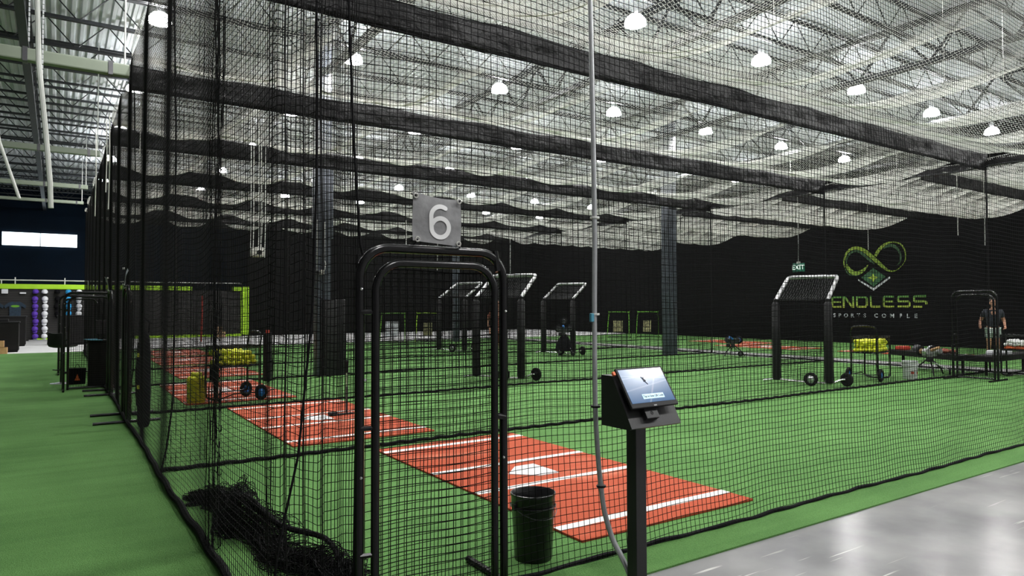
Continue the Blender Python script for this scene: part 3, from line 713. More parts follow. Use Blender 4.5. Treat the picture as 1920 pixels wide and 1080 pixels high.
# door-number signs
def vinyl_sign(loc, rz, label, digit, tilt=0, curl=.0):
    o = tag(empty('number_sign', loc, rz), label, 'sign'); W_, H_ = .30, .265
    n = 14; vs = []; fs = []
    def surf(x, z): return .006*math.sin(14*x+3)*math.cos(9*z) + .004*math.sin(26*z+7*x) - curl*(z/H_)**2
    for s_ in (0, .0022):
        for i in range(n+1):
            for j in range(n+1):
                u, v = i/n, j/n; x = (u-.5)*W_*(1-.03*(1-v)); z = v*H_ - .012*math.sin(pi*u)*v - (u-.5)*.022
                vs.append((x, surf(x, z)+s_, z))
    W2 = n+1; off = W2*W2
    for i in range(n):
        for j in range(n):
            a = i*W2+j; fs += [(a, a+W2, a+W2+1, a+1), (off+a, off+a+1, off+a+W2+1, off+a+W2)]
    for i in range(n):
        for a, b in ((i*W2, (i+1)*W2), (i*W2+n, (i+1)*W2+n), (i, i+1), (n*W2+i, n*W2+i+1)): fs.append((a, b, off+b, off+a))
    MB().add(vs, fs).build('sheet', 'sign', o, True)
    for x, z in ((-.135, .253), (.132, .243), (-.125, .018), (.128, .004)):
        MB().tube([(x+.012*math.cos(a), -.012, z+.012*math.sin(a)) for a in np.linspace(0, 2*pi, 13)[:-1]], .0042, 6, closed=True).build('eyelet', 'eyelet', o)
    for x, z, dx, dz in ((-.135, .253, -.02, .012), (.132, .243, .02, .006), (-.125, .018, -.012, -.03), (.128, .004, .02, -.02)):
        MB().tube([(x, -.014, z), (x+dx, .01, z+dz)], .004, 5).build('tie', 'hem', o)
    if digit:
        def fm(x, z, d): return (x, surf(x, z)-.003-d, z)
        L_, R_ = [], []; hw = .0125
        c = [(.058+.0*t, 0) for t in (0,)]
        P = []
        # figure six: an open hook rising from a round bowl
        bc, br = (.018, .088), (.0515, .052)
        for a in np.linspace(math.radians(58), math.radians(178), 16): P.append((.012+.0575*math.cos(a)+.006, .150+.055*math.sin(a)))
        for t in np.linspace(0, 1, 10)[1:]: P.append((-.0395+.006*t, .150-.062*t))
        for a in np.linspace(math.radians(180), math.radians(520), 40): P.append((bc[0]+br[0]*math.cos(a), bc[1]+br[1]*math.sin(a)))
        for i, p in enumerate(P):
            a = P[max(0, i-1)]; b = P[min(len(P)-1, i+1)]; t = Vector((b[0]-a[0], b[1]-a[1])).normalized()
            L_.append((p[0]-t.y*hw, p[1]+t.x*hw)); R_.append((p[0]+t.y*hw, p[1]-t.x*hw))
        mb = MB(); mb.strip(L_, R_, fm, .0012)
        for e in (P[0],): mb.prism([(e[0]+hw*math.cos(a), e[1]+hw*math.sin(a)) for a in np.linspace(0, 2*pi, 14)[:-1]], fm, .0012)
        mb.build('digit', 'sign_digit', o)
    return o
vinyl_sign((1.742, YN-.065, 1.975), 0, 'grey vinyl sign with a white number 6 above the door frame', True)
vinyl_sign((UL-.05, 11.5, 1.96), -pi/2, 'grey vinyl sign seen edge-on over the door beside the bat bag', False, curl=-.06)
vinyl_sign((UL-.05, 15.25, 1.96), -pi/2, 'grey vinyl sign seen edge-on over the next door past the bat bag', False, curl=.05)
vinyl_sign((UL-.10, 20.0, 1.95), -pi/2, 'grey vinyl sign seen edge-on over the farther doors', False, curl=-.05)

# ------------------------------------------------------------------ batting mats
def batting_mat(x, y, label):
    o = empty('batting_mat', (x, y, .012), 0, label, 'mat', 'batting mats')
    MB().box((.9145, 1.829, .009), (1.829, 3.658, .018), bev=.004).build('turf_pad', 'clay', o)
    for yy, hw in ((.28, .045), (1.42, .04), (2.25, .04), (3.42, .045)):
        MB().box((.9145, yy, .0188), (1.825, hw*2, .004)).build('chalk_line', 'white_line', o)
    px, py = .60, 1.83
    pl = [(.44, .216), (.44, -.216), (.216, -.216), (0, 0), (.216, .216)]
    MB().prism([(px+a, py+b) for a, b in pl], lambda a, b, d: (a, b, .018+d), .008).build('home_plate', 'plate', o)
    return o
for k, (x, y, lb) in enumerate(((3.01, 3.69, 'clay-red batting mat nearest the kiosk and black bucket'), (2.29, 8.05, 'clay-red batting mat with the batting tee on it'), (1.80, 12.49, 'clay-red batting mat under the wheeled ball cart and yellow bucket'),
                               (2.35, 17.2, 'faded red batting mat just behind the cart of yellow balls'), (2.45, 21.5, 'faded red batting mat second behind the cart of yellow balls'), (2.75, 25.7, 'faded red batting mat farthest back near the shop floor'))):
    m0 = batting_mat(x, y, lb) if k == 0 else copy_tree(m0)
    m0.location = (x, y, .012); tag(m0, lb)
for x, y, lb in ((22.6, 15.4, 'red batting mat beyond the grey path behind the small pitching machine'), (24.6, 18.6, 'red batting mat beyond the path nearest the slim column'), (23.2, 10.4, 'red batting mat beyond the path behind the hooded screen'), (24.6, 6.0, 'red batting mat beyond the path past the walking person')):
    o = copy_tree(m0); o.location = (x, y, .012); tag(o, lb)

# ------------------------------------------------------------------ kiosk
kx, ky = 2.805, 2.94
ks = tag(empty('check_in_kiosk', (kx, ky, 0)), 'black touchscreen kiosk on a square post at the edge of the walkway', 'kiosk')
MB().box((.0, .0, .475), (.080, .080, .95), bev=.004).build('post', 'kiosk', ks)
MB().box((.0, .0, .008), (.22, .22, .016), bev=.003).build('base_plate', 'kiosk', ks)
hb = MB()   # wedge housing: outline in the y-z plane, extruded in x
out = [(.095, .945), (-.135, .945), (-.155, .955), (.005, 1.232), (.095, 1.232)]
hb.prism(out, lambda a, b, d: (-.178+d, a, b), .385); hb.build('housing', 'kiosk', ks)
sl = math.atan2(1.232-.955, .16)      # slope of the front
mon = empty('monitor_mount', (0, 0, 0))
n_front = Vector((0, -math.sin(sl), math.cos(sl)))       # outward normal of the sloping front
along = Vector((0, math.cos(sl), math.sin(sl)))
bpy.data.objects.remove(mon)
tl = math.radians(56); al2 = Vector((0, math.cos(tl), math.sin(tl))); nf2 = Vector((0, -math.sin(tl), math.cos(tl)))
def on_front(o_, c, al, nf):
    o_.matrix_local = Matrix(((1, al.x, nf.x, c[0]), (0, al.y, nf.y, c[1]), (0, al.z, nf.z, c[2]), (0, 0, 0, 1)))
MW, MH = .362, .252
mo = MB().box((0, 0, 0), (MW, MH, .016), bev=.004).build('monitor', 'matte_black', ks)
on_front(mo, (.012, -.075, 1.165), al2, nf2)
sc_ = MB().box((0, .008, .0085), (MW-.026, MH-.040, .002)).build('screen', 'screen', mo)
lb_ = MB().box((.012, -.062, .0103), (.165, .030, .0012)).build('button_panel', 'screen_label', mo)
t_ = text_mesh('Tap to Scan QR Code', .0172, .0004, bold=.0003); t_.transform(Matrix.Translation((.012, -.062, .0114))); link('lettering', t_, 'screen_ink', mo)
t_ = text_mesh('ASUS', .010, .0003, bold=.0002); t_.transform(Matrix.Translation((-.002, -.1185, .0084))); link('maker_mark', t_, 'silver_ink', mo)
m_ = MB()
for a, b in (((-.02, .062), (-.002, .028)), ((-.012, .05), (.006, .035)), ((-.008, .04), (.01, .012)), ((-.004, .058), (-.012, .03))): m_.tube([(a[0], a[1], .0098), (b[0], b[1], .0098)], .003, 5)
m_.build('glyph', 'dark_steel', mo)
MB().box((-.195, .10, -.004), (.018, .022, .014), bev=.002).build('red_tab', 'tee_orange', mo)
cb = MB().box((0, 0, .018), (.098, .062, .036), bev=.003).build('scanner_box', 'kiosk', ks); on_front(cb, (-.015, -.113, 1.012), along, n_front)
MB().lathe([(.011, .0362), (.009, .0375), (.0, .0372)], n=14).build('lens', 'pipe', cb)
MB().box((.115, .03, .004), (.05, .07, .004)).build('front_plate', 'matte_black', cb)
# twin grey conduits dropping from the roof
cd = tag(empty('twin_conduit', (0, 3.16, 0)), 'pair of grey electrical conduits dropping from the roof to the kiosk foot', 'conduit')
base = [(2.58, 0, 8.4), (2.63, 0, 5.0), (2.668, 0, 3.481), (2.691, 0, 2.187), (2.686, 0, 1.578), (2.688, 0, 1.037), (2.697, -.01, .752), (2.708, -.02, .577), (2.729, -.03, .406), (2.764, -.06, .25), (2.79, -.10, .162), (2.812, -.13, .09), (2.825, -.15, .03)]
sp = smooth_pts(base, 6)
MB().tube([p+Vector((-.0105, -.008, 0)) for p in sp], .0135, 10).build('conduit', 'conduit', cd, True)
MB().tube([p+Vector((.0125, .010, 0)) for p in sp], .0105, 10).build('conduit', 'conduit', cd, True)
for z, x in ((2.16, 2.691), (1.58, 2.687), (1.03, 2.688), (.56, 2.709)):
    o = MB().lathe([(.028, -.006), (.029, 0), (.028, .006)], (x, 0 if z > 1 else -.022, z), 14).build('strap', 'white_paint' if z > 1.5 else 'matte_black', cd)
MB().box((2.655, -.01, 1.56), (.022, .02, .05), bev=.004).build('blue_tape_flag', 'blue_tag', cd)

# ------------------------------------------------------------------ buckets
bk = tag(empty('black_bucket', (2.578, 3.655, .012)), 'open black plastic bucket standing just inside the near net', 'bucket')
bk.scale = (1, 1, .84)
MB().lathe([(.0, .0), (.118, .0), (.122, .012), (.139, .40), (.142, .405), (.142, .475), (.146, .48), (.146, .50), (.140, .502), (.136, .498), (.131, .40), (.115, .02), (.0, .015)], n=36).build('pail', 'bucket_blk', bk, True)
MB().tube([(.1465*math.cos(a), .1465*math.sin(a), .405) for a in np.linspace(0, 2*pi, 37)[:-1]], .004, 6, closed=True).build('rib_ring', 'bucket_blk', bk)
MB().tube([(.147*math.cos(a), -.147*abs(math.sin(a))*1.0-.004, .41-.08*math.sin(a)) for a in np.linspace(0, pi, 19)], .003, 6).build('bail_handle', 'dark_steel', bk)
for s_ in (-1, 1): MB().box((.148*s_, 0, .41), (.018, .03, .045), bev=.004).build('handle_ear', 'bucket_blk', bk)
ballm = MB().sphere((0, 0, 0), .0475, 14).mesh('yellow_ball'); ballm.materials.append(M['yball']); ballm.polygons.foreach_set('use_smooth', [True]*len(ballm.polygons))
wballm = MB().sphere((0, 0, 0), .038, 12).mesh('white_ball'); wballm.materials.append(M['wball']); wballm.polygons.foreach_set('use_smooth', [True]*len(wballm.polygons))
def ball(me, name, p, label, group):
    o = bpy.data.objects.new(name, me); COL.objects.link(o); o.location = p; o.rotation_euler = (random.random()*6, random.random()*6, 0)
    return tag(o, label, 'ball', group)
yb = tag(empty('yellow_bucket', (1.98, 12.66, .032)), 'tall yellow bucket heaped with balls at the corner of a mat', 'bucket')
MB().lathe([(.0, .0), (.135, .0), (.14, .015), (.152, .36), (.158, .365), (.158, .385), (.150, .385), (.146, .36), (.132, .02), (.0, .02)], n=28).build('pail', 'bucket_yel', yb, True)
MB().tube([(.16*math.cos(a), .03+.03*math.sin(a), .34-.10*math.sin(a)) for a in np.linspace(0, pi, 13)], .004, 5).build('bail_handle', 'dark_steel', yb)
for k, (a, r, z) in enumerate([(i*1.047, .096, .40) for i in range(6)] + [(.0, 0, .40)] + [(.5+i*2.09, .055, .47) for i in range(3)]):
    ball(ballm, 'yellow_ball', (1.98+r*math.cos(a), 12.66+r*math.sin(a), .032+z), 'yellow ball heaped on top of the tall yellow bucket', 'balls on the yellow bucket')
wb = tag(empty('white_bucket', (15.75, 7.85, .012)), 'white plastic bucket with a small red mark beside the far cart', 'bucket')
MB().lathe([(.0, .0), (.135, .0), (.14, .01), (.155, .36), (.162, .365), (.162, .40), (.154, .40), (.15, .36), (.13, .02), (.0, .02)], n=28).build('pail', 'bucket_wht', wb, True)
MB().tube([(.163*math.cos(a), .163*math.sin(a), .30) for a in np.linspace(0, 2*pi, 29)[:-1]], .006, 6, closed=True).build('rib_ring', 'bucket_wht', wb)
m_ = MB()
for q_ in (-2.35, -1.45):
    R_ = [(.147*math.cos(q_+a), .147*math.sin(q_+a)) for a in np.linspace(-.22, .22, 6)]
    n = len(R_); m_.add([(p[0], p[1], .12) for p in R_]+[(p[0]*1.01, p[1]*1.01, .17) for p in R_], [(i, i+1, n+i+1, n+i) for i in range(n-1)])
m_.build('red_mark', 'red', wb)

# ------------------------------------------------------------------ wheels and ball carts
def wheel(r, wd, parent, loc, rz, hub='blue_hub'):
    o = MB().lathe([(r*.62, -wd*.5), (r*.86, -wd*.52), (r, -wd*.3), (r, wd*.3), (r*.86, wd*.52), (r*.62, wd*.5), (r*.60, wd*.2), (r*.60, -wd*.2), (r*.62, -wd*.5)], n=26, axis='X').build('wheel', 'tyre', parent, True)
    o.location = loc; o.rotation_euler = (0, 0, rz)
    m = MB().lathe([(.0, -wd*.50), (r*.18, -wd*.50), (r*.22, -wd*.40), (r*.50, -wd*.30), (r*.61, -wd*.1), (r*.61, wd*.1), (r*.50, wd*.30), (r*.22, wd*.40), (r*.18, wd*.50), (.0, wd*.50)], n=18, axis='X')
    m.tube([(0, r*.6*math.cos(a), r*.6*math.sin(a)) for a in np.linspace(0, 2*pi, 25)[:-1]], wd*.16, 6, closed=True)
    for k in range(5):
        a = k*2*pi/5; m.tube([(0, .2*r*math.cos(a), .2*r*math.sin(a)), (0, .62*r*math.cos(a), .62*r*math.sin(a))], wd*.18, 6)
    m.build('hub', hub, o, True)
    return o
def ball_cart(loc, rz, label):
    """wire basket on a bent-pipe trolley with two wheels"""
    o = tag(empty('ball_cart', loc, rz), label, 'cart'); L_, W_ = .92, .52
    for s_ in (-1, 1):
        y = s_*W_/2
        MB().tube(smooth_pts([(-L_/2, y, .95), (-L_/2, y, .5), (-L_/2, y, .10), (-L_/2+.06, y*.8, .03), (-L_/2+.16, 0, .02)], 5), .018, 8).build('leg', 'pipe', o, True)
        MB().tube([(L_/2, y, .95), (L_/2, y, .14)], .018, 8).build('leg', 'pipe', o)
        MB().tube([(-L_/2+.1, y*.6, .05), (-.1, y*.9, .13), (L_/2, y, .13)], .011, 7).build('axle_strut', 'pipe', o)
        wheel(.135, .065, o, (L_/2+.0, y+s_*.06, .135), pi/2)
    bk_ = MB()
    for z in (.60, .93):
        bk_.tube([(-L_/2, -W_/2, z), (L_/2, -W_/2, z), (L_/2, W_/2, z), (-L_/2, W_/2, z)], .016, 6, closed=True)
    for i in range(1, 10):
        x = -L_/2+L_*i/10; bk_.tube([(x, -W_/2, .93), (x, -W_/2, .60), (x, W_/2, .60), (x, W_/2, .93)], .0035, 4, False)
    for i in range(1, 6):
        y = -W_/2+W_*i/6; bk_.tube([(-L_/2, y, .93), (-L_/2, y, .60), (L_/2, y, .60), (L_/2, y, .93)], .0035, 4, False)
    bk_.box((0, 0, .597), (L_, W_, .006)); bk_.build('basket', 'pipe', o)
    MB().tube(smooth_pts([(L_/2, -W_/2, .93), (L_/2+.02, -W_/2, 1.08), (L_/2+.02, -W_/2+.08, 1.17), (L_/2+.02, W_/2-.08, 1.17), (L_/2+.02, W_/2, 1.08), (L_/2, W_/2, .93)], 5), .017, 8).build('push_handle', 'pipe', o, True)
    MB().tube([(L_/2, -W_/2, .135), (L_/2, W_/2, .135)], .010, 6).build('axle', 'dark_steel', o)
    return o
def fill_cart(o, label, group, n, me, name, r, seed, zb=.60, heap=.12):
    q = random.Random(seed); L_, W_ = .92*o.scale.x-.03, .52-.03; R = o.matrix_basis if False else Matrix.Translation(o.location) @ Matrix.Rotation(o.rotation_euler.z, 4, 'Z')
    pos = []; lay = 0; d = 2*r*1.005
    while len(pos) < n and lay < 6:
        z = zb+.004+r+lay*d*.83; shrink = 0 if lay < 3 else (lay-2)*.09
        nx, ny = int((L_-2*shrink-2*r)/d)+1, int((W_-2*shrink-2*r)/d)+1
        if lay % 2: nx -= 1
        for i in range(nx):
            for j in range(ny):
                x = (i-(nx-1)/2)*d; y = (j-(ny-1)/2)*d
                if lay >= 3 and q.random() < .35: continue
                pos.append((x+q.uniform(-.004, .004)+.018*math.sin(lay*2.1+i), y+q.uniform(-.006, .006), z+q.uniform(-.004, .012)*(lay+1)))
        lay += 1
    for p in pos[:n]: ball(me, name, R @ Vector(p), label, group)
    return len(pos[:n])
ca = ball_cart((2.56, 12.62, .034), math.radians(10), 'wheeled wire ball cart on a batting mat beside the yellow bucket')
ca.scale = (.78, 1, 1)
fill_cart(ca, 'yellow ball heaped in the wire cart on the batting mat', 'balls in the cart on the mat', 95, ballm, 'yellow_ball', .0475, 1)
cbt = ball_cart((14.98, 8.30, .014), math.radians(193), 'wheeled wire ball cart at the far end beside the white bucket')
fill_cart(cbt, 'yellow ball heaped in the wire cart beside the white bucket', 'balls in the cart at the far end', 130, ballm, 'yellow_ball', .0475, 2)
cc = ball_cart((18.35, 6.55, .014), math.radians(-80), 'wheeled wire cart of white balls past the far door frame')
fill_cart(cc, 'white ball heaped in the wire cart past the far door frame', 'white balls in the far cart', 100, wballm, 'white_ball', .038, 3, .68)
MB().box((0, 0, .65), (.82, .42, .05), bev=.02).build('orange_tray', 'orange', cc)
MB().tube([(-.40, .1, .58), (-.41, .12, .45), (-.40, .12, .36)], .05, 8).build('black_pouch', 'black_cloth', ca)

# ------------------------------------------------------------------ hooded pitching screens
def hood_screen(loc, rz, label, wd=1.03, tape='silver_tape'):
    """two padded posts with a net, a forward-leaning hood on top, and a wheeled base pipe; x runs along the screen, +y is the pitcher's side"""
    o = tag(empty('hooded_screen', loc, rz), label, 'screen')
    for x in (-wd/2, wd/2):
        MB().lathe([(.0, .06), (.08, .06), (.088, .12), (.085, .84), (.080, 1.66), (.05, 1.70)], (x, 0, 0), 14).build('post_pad', 'pad', o, True)
        MB().tube([(x, 0, .05), (x, 0, 1.76)], .045, 10).build('post', 'pad', o, True)
    fo_, ht_ = 1.05, 2.26
    hd = MB().tube([(-wd/2, 0, 1.74), (-wd/2, fo_-.10, ht_-.05), (-wd/2+.02, fo_-.02, ht_-.01), (-wd/2+.10, fo_, ht_), (wd/2-.10, fo_, ht_), (wd/2-.02, fo_-.02, ht_-.01), (wd/2, fo_-.10, ht_-.05), (wd/2, 0, 1.74)], .040, 10).build('hood', tape, o, True)
    def fh(i, j):
        u = i*wd/22-wd/2; t = j/26; return u, 1.04*t, 1.74+.52*t-.10*np.sin(pi*t)*np.cos(pi*u/wd)
    me = net_mesh('hood_netting', 22, 26, fh, .0045, 1, 1, ('x', 'y')); me.materials.append(M['hood_cord']); link('hood_netting', me, None, hd)
    def fp(i, j):
        u = i*wd/22-wd/2; z = j*1.68/36+.08; return u, .03*np.sin(pi*i/22)*np.ones_like(z), z
    me = net_mesh('netting', 22, 36, fp, .0035, 2, 2); me.materials.append(M['cord']); link('netting', me, None, o)
    MB().tube(smooth_pts([(-wd/2-.27, -.03, .03), (-wd/2-.12, 0, .06), (-wd/2, 0, .07), (0, 0, .045), (wd/2, 0, .04), (wd/2+.13, 0, .08), (wd/2+.25, .0, .13), (wd/2+.34, 0, .135)], 4), .023, 8).build('base_pipe', 'chrome', o, True)
    MB().tube([(wd/2-.28, -.30, .135), (wd/2-.28, 0, .05)], .016, 7).build('axle_arm', 'chrome', o)
    wheel(.135, .06, o, (wd/2-.28, -.30, .137), pi/2-.15, 'galv')
    wheel(.135, .06, o, (wd/2+.33, 0, .137), pi/2-.45, 'tyre')
    return o
az = math.atan2(-.97, .36)
hA = hood_screen((12.94, 8.62, .012), az, 'padded pitching screen with a taped hood, beside the cart under the emblem')
for loc, rz, lb, s_ in (((8.25, 13.02, .012), az+.28, 'padded pitching screen with a taped hood just right of the numbered door frame', 1.05), ((14.30, 18.75, .012), az+.1, 'padded pitching screen with a taped hood in front of the tall pitching machine', 1.08), ((12.05, 22.2, .012), az+.1, 'padded pitching screen with a taped hood far back, seen through the door frame', 1.12)):
    o = copy_tree(hA); o.location = loc; o.rotation_euler = (0, 0, rz); o.scale = (s_,)*3; tag(o, lb)

# ------------------------------------------------------------------ pitching machines
def pitching_machine(loc, rz, label, ht=.66, three=False, body='dark_steel', accent='blue_hub'):
    o = tag(empty('pitching_machine', loc, rz), label, 'pitching machine')
    zc = ht*.62
    for k in range(3):
        a = k*2*pi/3+.5; MB().tube([(.06*math.cos(a), .06*math.sin(a), zc-.08), (.30*math.cos(a), .30*math.sin(a), .14), (.36*math.cos(a), .36*math.sin(a), .012)], .018, 7).build('leg', 'pipe', o)
    MB().lathe([(.05, zc-.14), (.06, zc-.1), (.06, zc), (.03, zc+.03)], n=12).build('swivel', body, o, True)
    hd = MB().box((0, 0, zc+.08), (.10, .34, .16), bev=.02).build('head_plate', body, o)
    for y in ((-.17, .17) if not three else (-.19, .19, 0)):
        z = zc+.12 if (y or not three) else zc+.36
        w_ = wheel(.12, .05, o, (.07, y, z), 0, 'chrome' if three else accent)
        MB().lathe([(.0, -.14), (.065, -.14), (.07, -.12), (.07, -.03), (.0, -.02)], (0, y, z), 14, axis='X').build('motor', body, o, True)
    MB().tube([(-.05, 0, zc+.14), (-.30, .02, zc+.22)], .035, 8).build('ball_chute', accent, o, True)
    MB().box((-.13, .12, zc-.06), (.12, .10, .12), bev=.015).build('control_box', 'matte_black', o)
    MB().tube([(0, 0, zc-.1), (-.24, -.26, .14)], .014, 6).build('axle_arm', body, o)
    wheel(.085, .04, o, (-.26, -.30, .10), .8, 'dark_steel')
    return o
pitching_machine((18.35, 14.7, .012), .4, 'small dark pitching machine on a tripod beside the slim column')
pitching_machine((17.05, 8.05, .012), 1.2, 'silver and brown pitching machine on wheels behind the white bucket', .70, body='silver_tape', accent='wood')
t3 = pitching_machine((14.05, 18.1, .012), .9, 'tall three-wheel pitching machine on a covered stand near the hooded screen', 1.25, True)
MB().lathe([(.30, .16), (.26, .4), (.14, .62), (.08, .66)], n=16).build('fabric_skirt', 'black_cloth', t3, True)

# ------------------------------------------------------------------ strike targets, tee, bag
def strike_target(loc, rz, label, tube, face, fr=.45):
    o = tag(empty('strike_target', loc, rz), label, 'target')
    W_, H_ = 1.05, 1.35
    MB().tube(smooth_pts([(-W_/2-.05, -.30, .02), (-W_/2, .02, H_-.08), (-W_/2+.07, .03, H_), (W_/2-.07, .03, H_), (W_/2, .02, H_-.08), (W_/2+.05, -.30, .02)], 4), .022, 7).build('frame', tube, o, True)
    MB().box((-.02, -.16, .62), (fr, .02, .72 if fr > .5 else .62), rx=-.22).build('zone_sheet', face, o)
    MB().tube([(-W_/2-.05, -.30, .03), (-W_/2-.05, .5, .03)], .02, 7).build('foot', 'pipe', o); MB().tube([(W_/2+.05, -.30, .03), (W_/2+.05, .5, .03)], .02, 7).build('foot', 'pipe', o)
    MB().tube([(-W_/2-.05, .5, .03), (W_/2+.05, .5, .03)], .02, 7).build('foot_bar', 'pipe', o)
    return o
strike_target((12.95, 29.5, .0), -.55, 'strike target with a pale torn zone sheet, seen through the door frame', 'lime_dk', 'target_white', .62)
strike_target((14.7, 29.4, .0), -.55, 'strike target with lime tube frame and a small dim zone sheet', 'lime', 'graphic', .42)
strike_target((24.6, 27.0, .0), -.9, 'strike target with a yellow-topped frame and dim print right of the conduits', 'lime_dk', 'graphic', .5)
strike_target((26.0, 26.3, .0), -.9, 'strike target with dim gold emblem nearest the slim column', 'lime_dk', 'graphic', .42)
pp = tag(empty('padded_post', (3.90, 15.70, .012)), 'short black padded post with a red cap behind the cart of yellow balls', 'post')
MB().lathe([(.0, .0), (.085, .0), (.09, .03), (.09, 1.02), (.08, 1.06), (.0, 1.06)], n=16).build('pad_sleeve', 'pad', pp, True)
MB().lathe([(.0, 1.06), (.05, 1.06), (.05, 1.12), (.0, 1.12)], n=14).build('red_cap', 'red', pp, True)
te = tag(empty('batting_tee', (3.62, 9.95, .03)), 'black batting tee on the second clay mat behind the door frame', 'tee')
MB().box((-.06, .02, .012), (.36, .09, .02), rz=.1, bev=.008).build('foot_plate', 'matte_black', te)
MB().box((-.20, .03, .03), (.12, .10, .045), rz=.1, bev=.015).build('foot_weight', 'matte_black', te)
MB().tube([(0, 0, .02), (0, 0, .42)], .014, 10).build('lower_tube', 'dark_steel', te, True)
MB().tube([(0, 0, .40), (0, 0, .66)], .010, 10).build('upper_tube', 'chrome', te, True)
MB().lathe([(.012, .62), (.02, .66), (.032, .76), (.034, .80), (.028, .80)], n=14).build('ball_cup', 'tyre', te, True)
bg = tag(empty('bat_bag', (1.00, 10.57, .012)), 'tall black bat bag with yellow tabs hanging inside the side net', 'bag')
MB().lathe([(.02, .0), (.06, .01), (.078, .06), (.085, .5), (.078, 1.0), (.065, 1.22), (.03, 1.30)], n=16).build('bag_body', 'black_cloth', bg, True)
MB().tube([(-.05, 0, 1.28), (-.06, 0, 1.42), (.0, 0, 1.48), (.06, 0, 1.42), (.05, 0, 1.28)], .011, 6).build('carry_loop', 'black_cloth', bg)
for z in (.55, .98): MB().box((-.07, -.045, z), (.04, .04, .05), bev=.008).build('yellow_tab', 'yball', bg)
MB().tube([(-.085, -.03, .3), (-.10, -.04, .7), (-.07, -.03, 1.15)], .012, 6).build('shoulder_strap', 'black_cloth', bg)

# ------------------------------------------------------------------ bench with gear at the far end
BX, BY, BR = 18.08, 8.50, math.radians(66.4)
be = tag(empty('gear_bench', (BX, BY, .012), BR), 'low black L-shaped bench loaded with gear behind the far door frame', 'bench')
MB().box((0, 0, .40), (2.3, .50, .13), bev=.01).build('seat', 'counter', be)
for x in (-.95, .95): MB().box((x, 0, .17), (.05, .05, .34), bev=.01).build('leg', 'counter', be)
Ri = Matrix.Rotation(-BR, 4, 'Z')
w_ = MB().box((0, 0, .40), (2.6, .50, .13), bev=.01).build('side_seat', 'counter', be); w_.location = Ri @ Vector((18.9-BX, 7.22-BY, 0)); w_.rotation_euler = (0, 0, -BR)
for x in (17.9, 19.9):
    l_ = MB().box((0, 0, .17), (.05, .05, .34), bev=.01).build('leg', 'counter', be); l_.location = Ri @ Vector((x-BX, 7.22-BY, 0)); l_.rotation_euler = (0, 0, -BR)
def helmet(loc, m, label, rz=0):
    o = tag(empty('batting_helmet', loc, rz), label, 'helmet')
    MB().lathe([(.115, 0), (.12, .05), (.105, .11), (.06, .155), (.0, .165)], n=18).build('shell', m, o, True)
    MB().prism([(-.09, 0), (.09, 0), (.07, .08), (0, .10), (-.07, .08)], lambda a, b, d: (a, -.09-b, .03+d), .01).build('bill', m, o)
    MB().tube([(-.11, -.05, .0), (-.08, -.15, -.0), (.08, -.15, 0), (.11, -.05, 0)], .007, 5).build('cage', 'chrome', o)
    return o
Rb = Matrix.Translation((BX, BY, .012)) @ Matrix.Rotation(BR, 4, 'Z')
def onb(x, y, z=.467): return tuple(Rb @ Vector((x, y, z)))
helmet(onb(.45, 0), 'dark_steel', 'dark batting helmet with a face cage on the bench behind the white bucket', .8)
helmet(onb(-.05, .02), 'logo_white', 'silver batting helmet with a face cage, middle of the bench', .5)
def glove(loc, m, label, rz):
    o = tag(empty('fielding_glove', loc, rz), label, 'glove')
    mb = MB().sphere((0, 0, .06), .10, 12, (1., .8, .6)); mb.build('palm', m, o, True)
    for k in range(4): MB().tube([(-.07+.045*k, .05, .06), (-.08+.055*k, .14, .09), (-.075+.05*k, .18, .06)], [.03, .028, .018], 8).build('finger', m, o, True)
    MB().tube([(.09, -.02, .06), (.15, .05, .09), (.15, .10, .07)], [.03, .028, .018], 8).build('thumb', m, o, True)
    return o
glove(onb(-.45, 0), 'red', 'red fielding glove on the bench beside the far door frame', .3); glove(onb(-.72, .06), 'rust_cloth', 'rust fielding glove on the bench, behind the red glove', 1.1)
for k, (x, m, lb) in enumerate(((.95, 'red', 'small red gear box at the cart end of the bench'), (-.75, 'white_cloth', 'folded white towel on the bench inside the far door frame'), (-1.3, 'white_cloth', 'folded white towel on the bench beside the walking person'))):
    o = MB().box((0, 0, .05), (.34, .24, .10), bev=.03).build('gear_box' if m == 'red' else 'folded_towel', m, None, True); o.location = onb(x, 0) if k == 0 else (17.6+.65*k, 7.22, .479); o.rotation_euler = (0, 0, .3*k); tag(o, lb, 'box' if m == 'red' else 'towel')

# ------------------------------------------------------------------ hanging exit sign and speaker box
ex = tag(empty('exit_sign', (18.925, 12.68, 2.81), pi/2), 'green EXIT sign hanging on a cord left of the infinity emblem', 'sign')
ex.rotation_euler = (0, 0, -pi/2)
MB().box((0, 0, 0), (.40, .05, .26), bev=.01).build('case', 'exit_green', ex)
t_ = text_mesh('EXIT', .20, .004, 1.05, .004); t_.transform(Matrix.Translation((0, -.028, 0)) @ Matrix.Rotation(pi/2, 4, 'X')); link('lettering', t_, 'exit_white', ex)
MB().box((0, 0, .15), (.10, .05, .06)).build('canopy', 'plastic_grey', ex)
spk = tag(empty('projector_box', (3.27, 14.0, 2.72)), 'pale boxy projector hanging on cables over the lanes, beside a column', 'projector')
MB().box((0, 0, 0), (.24, .20, .19), bev=.03).build('housing', 'plastic_grey', spk, True)
MB().lathe([(.045, -.12), (.05, -.10), (.05, -.05)], (.02, 0, -.01), 14, axis='Y').build('lens', 'matte_black', spk)
for x, d in ((-.13, .012), (-.08, .010), (.02, .010), (.07, .022), (.14, .010)):
    MB().tube([(x, 0, .08 if x < .1 else -.1), (x+.01, 0, .5), (x, 0, 2.5)], d*.6, 6).build('hanger_cable', 'white_paint', spk)

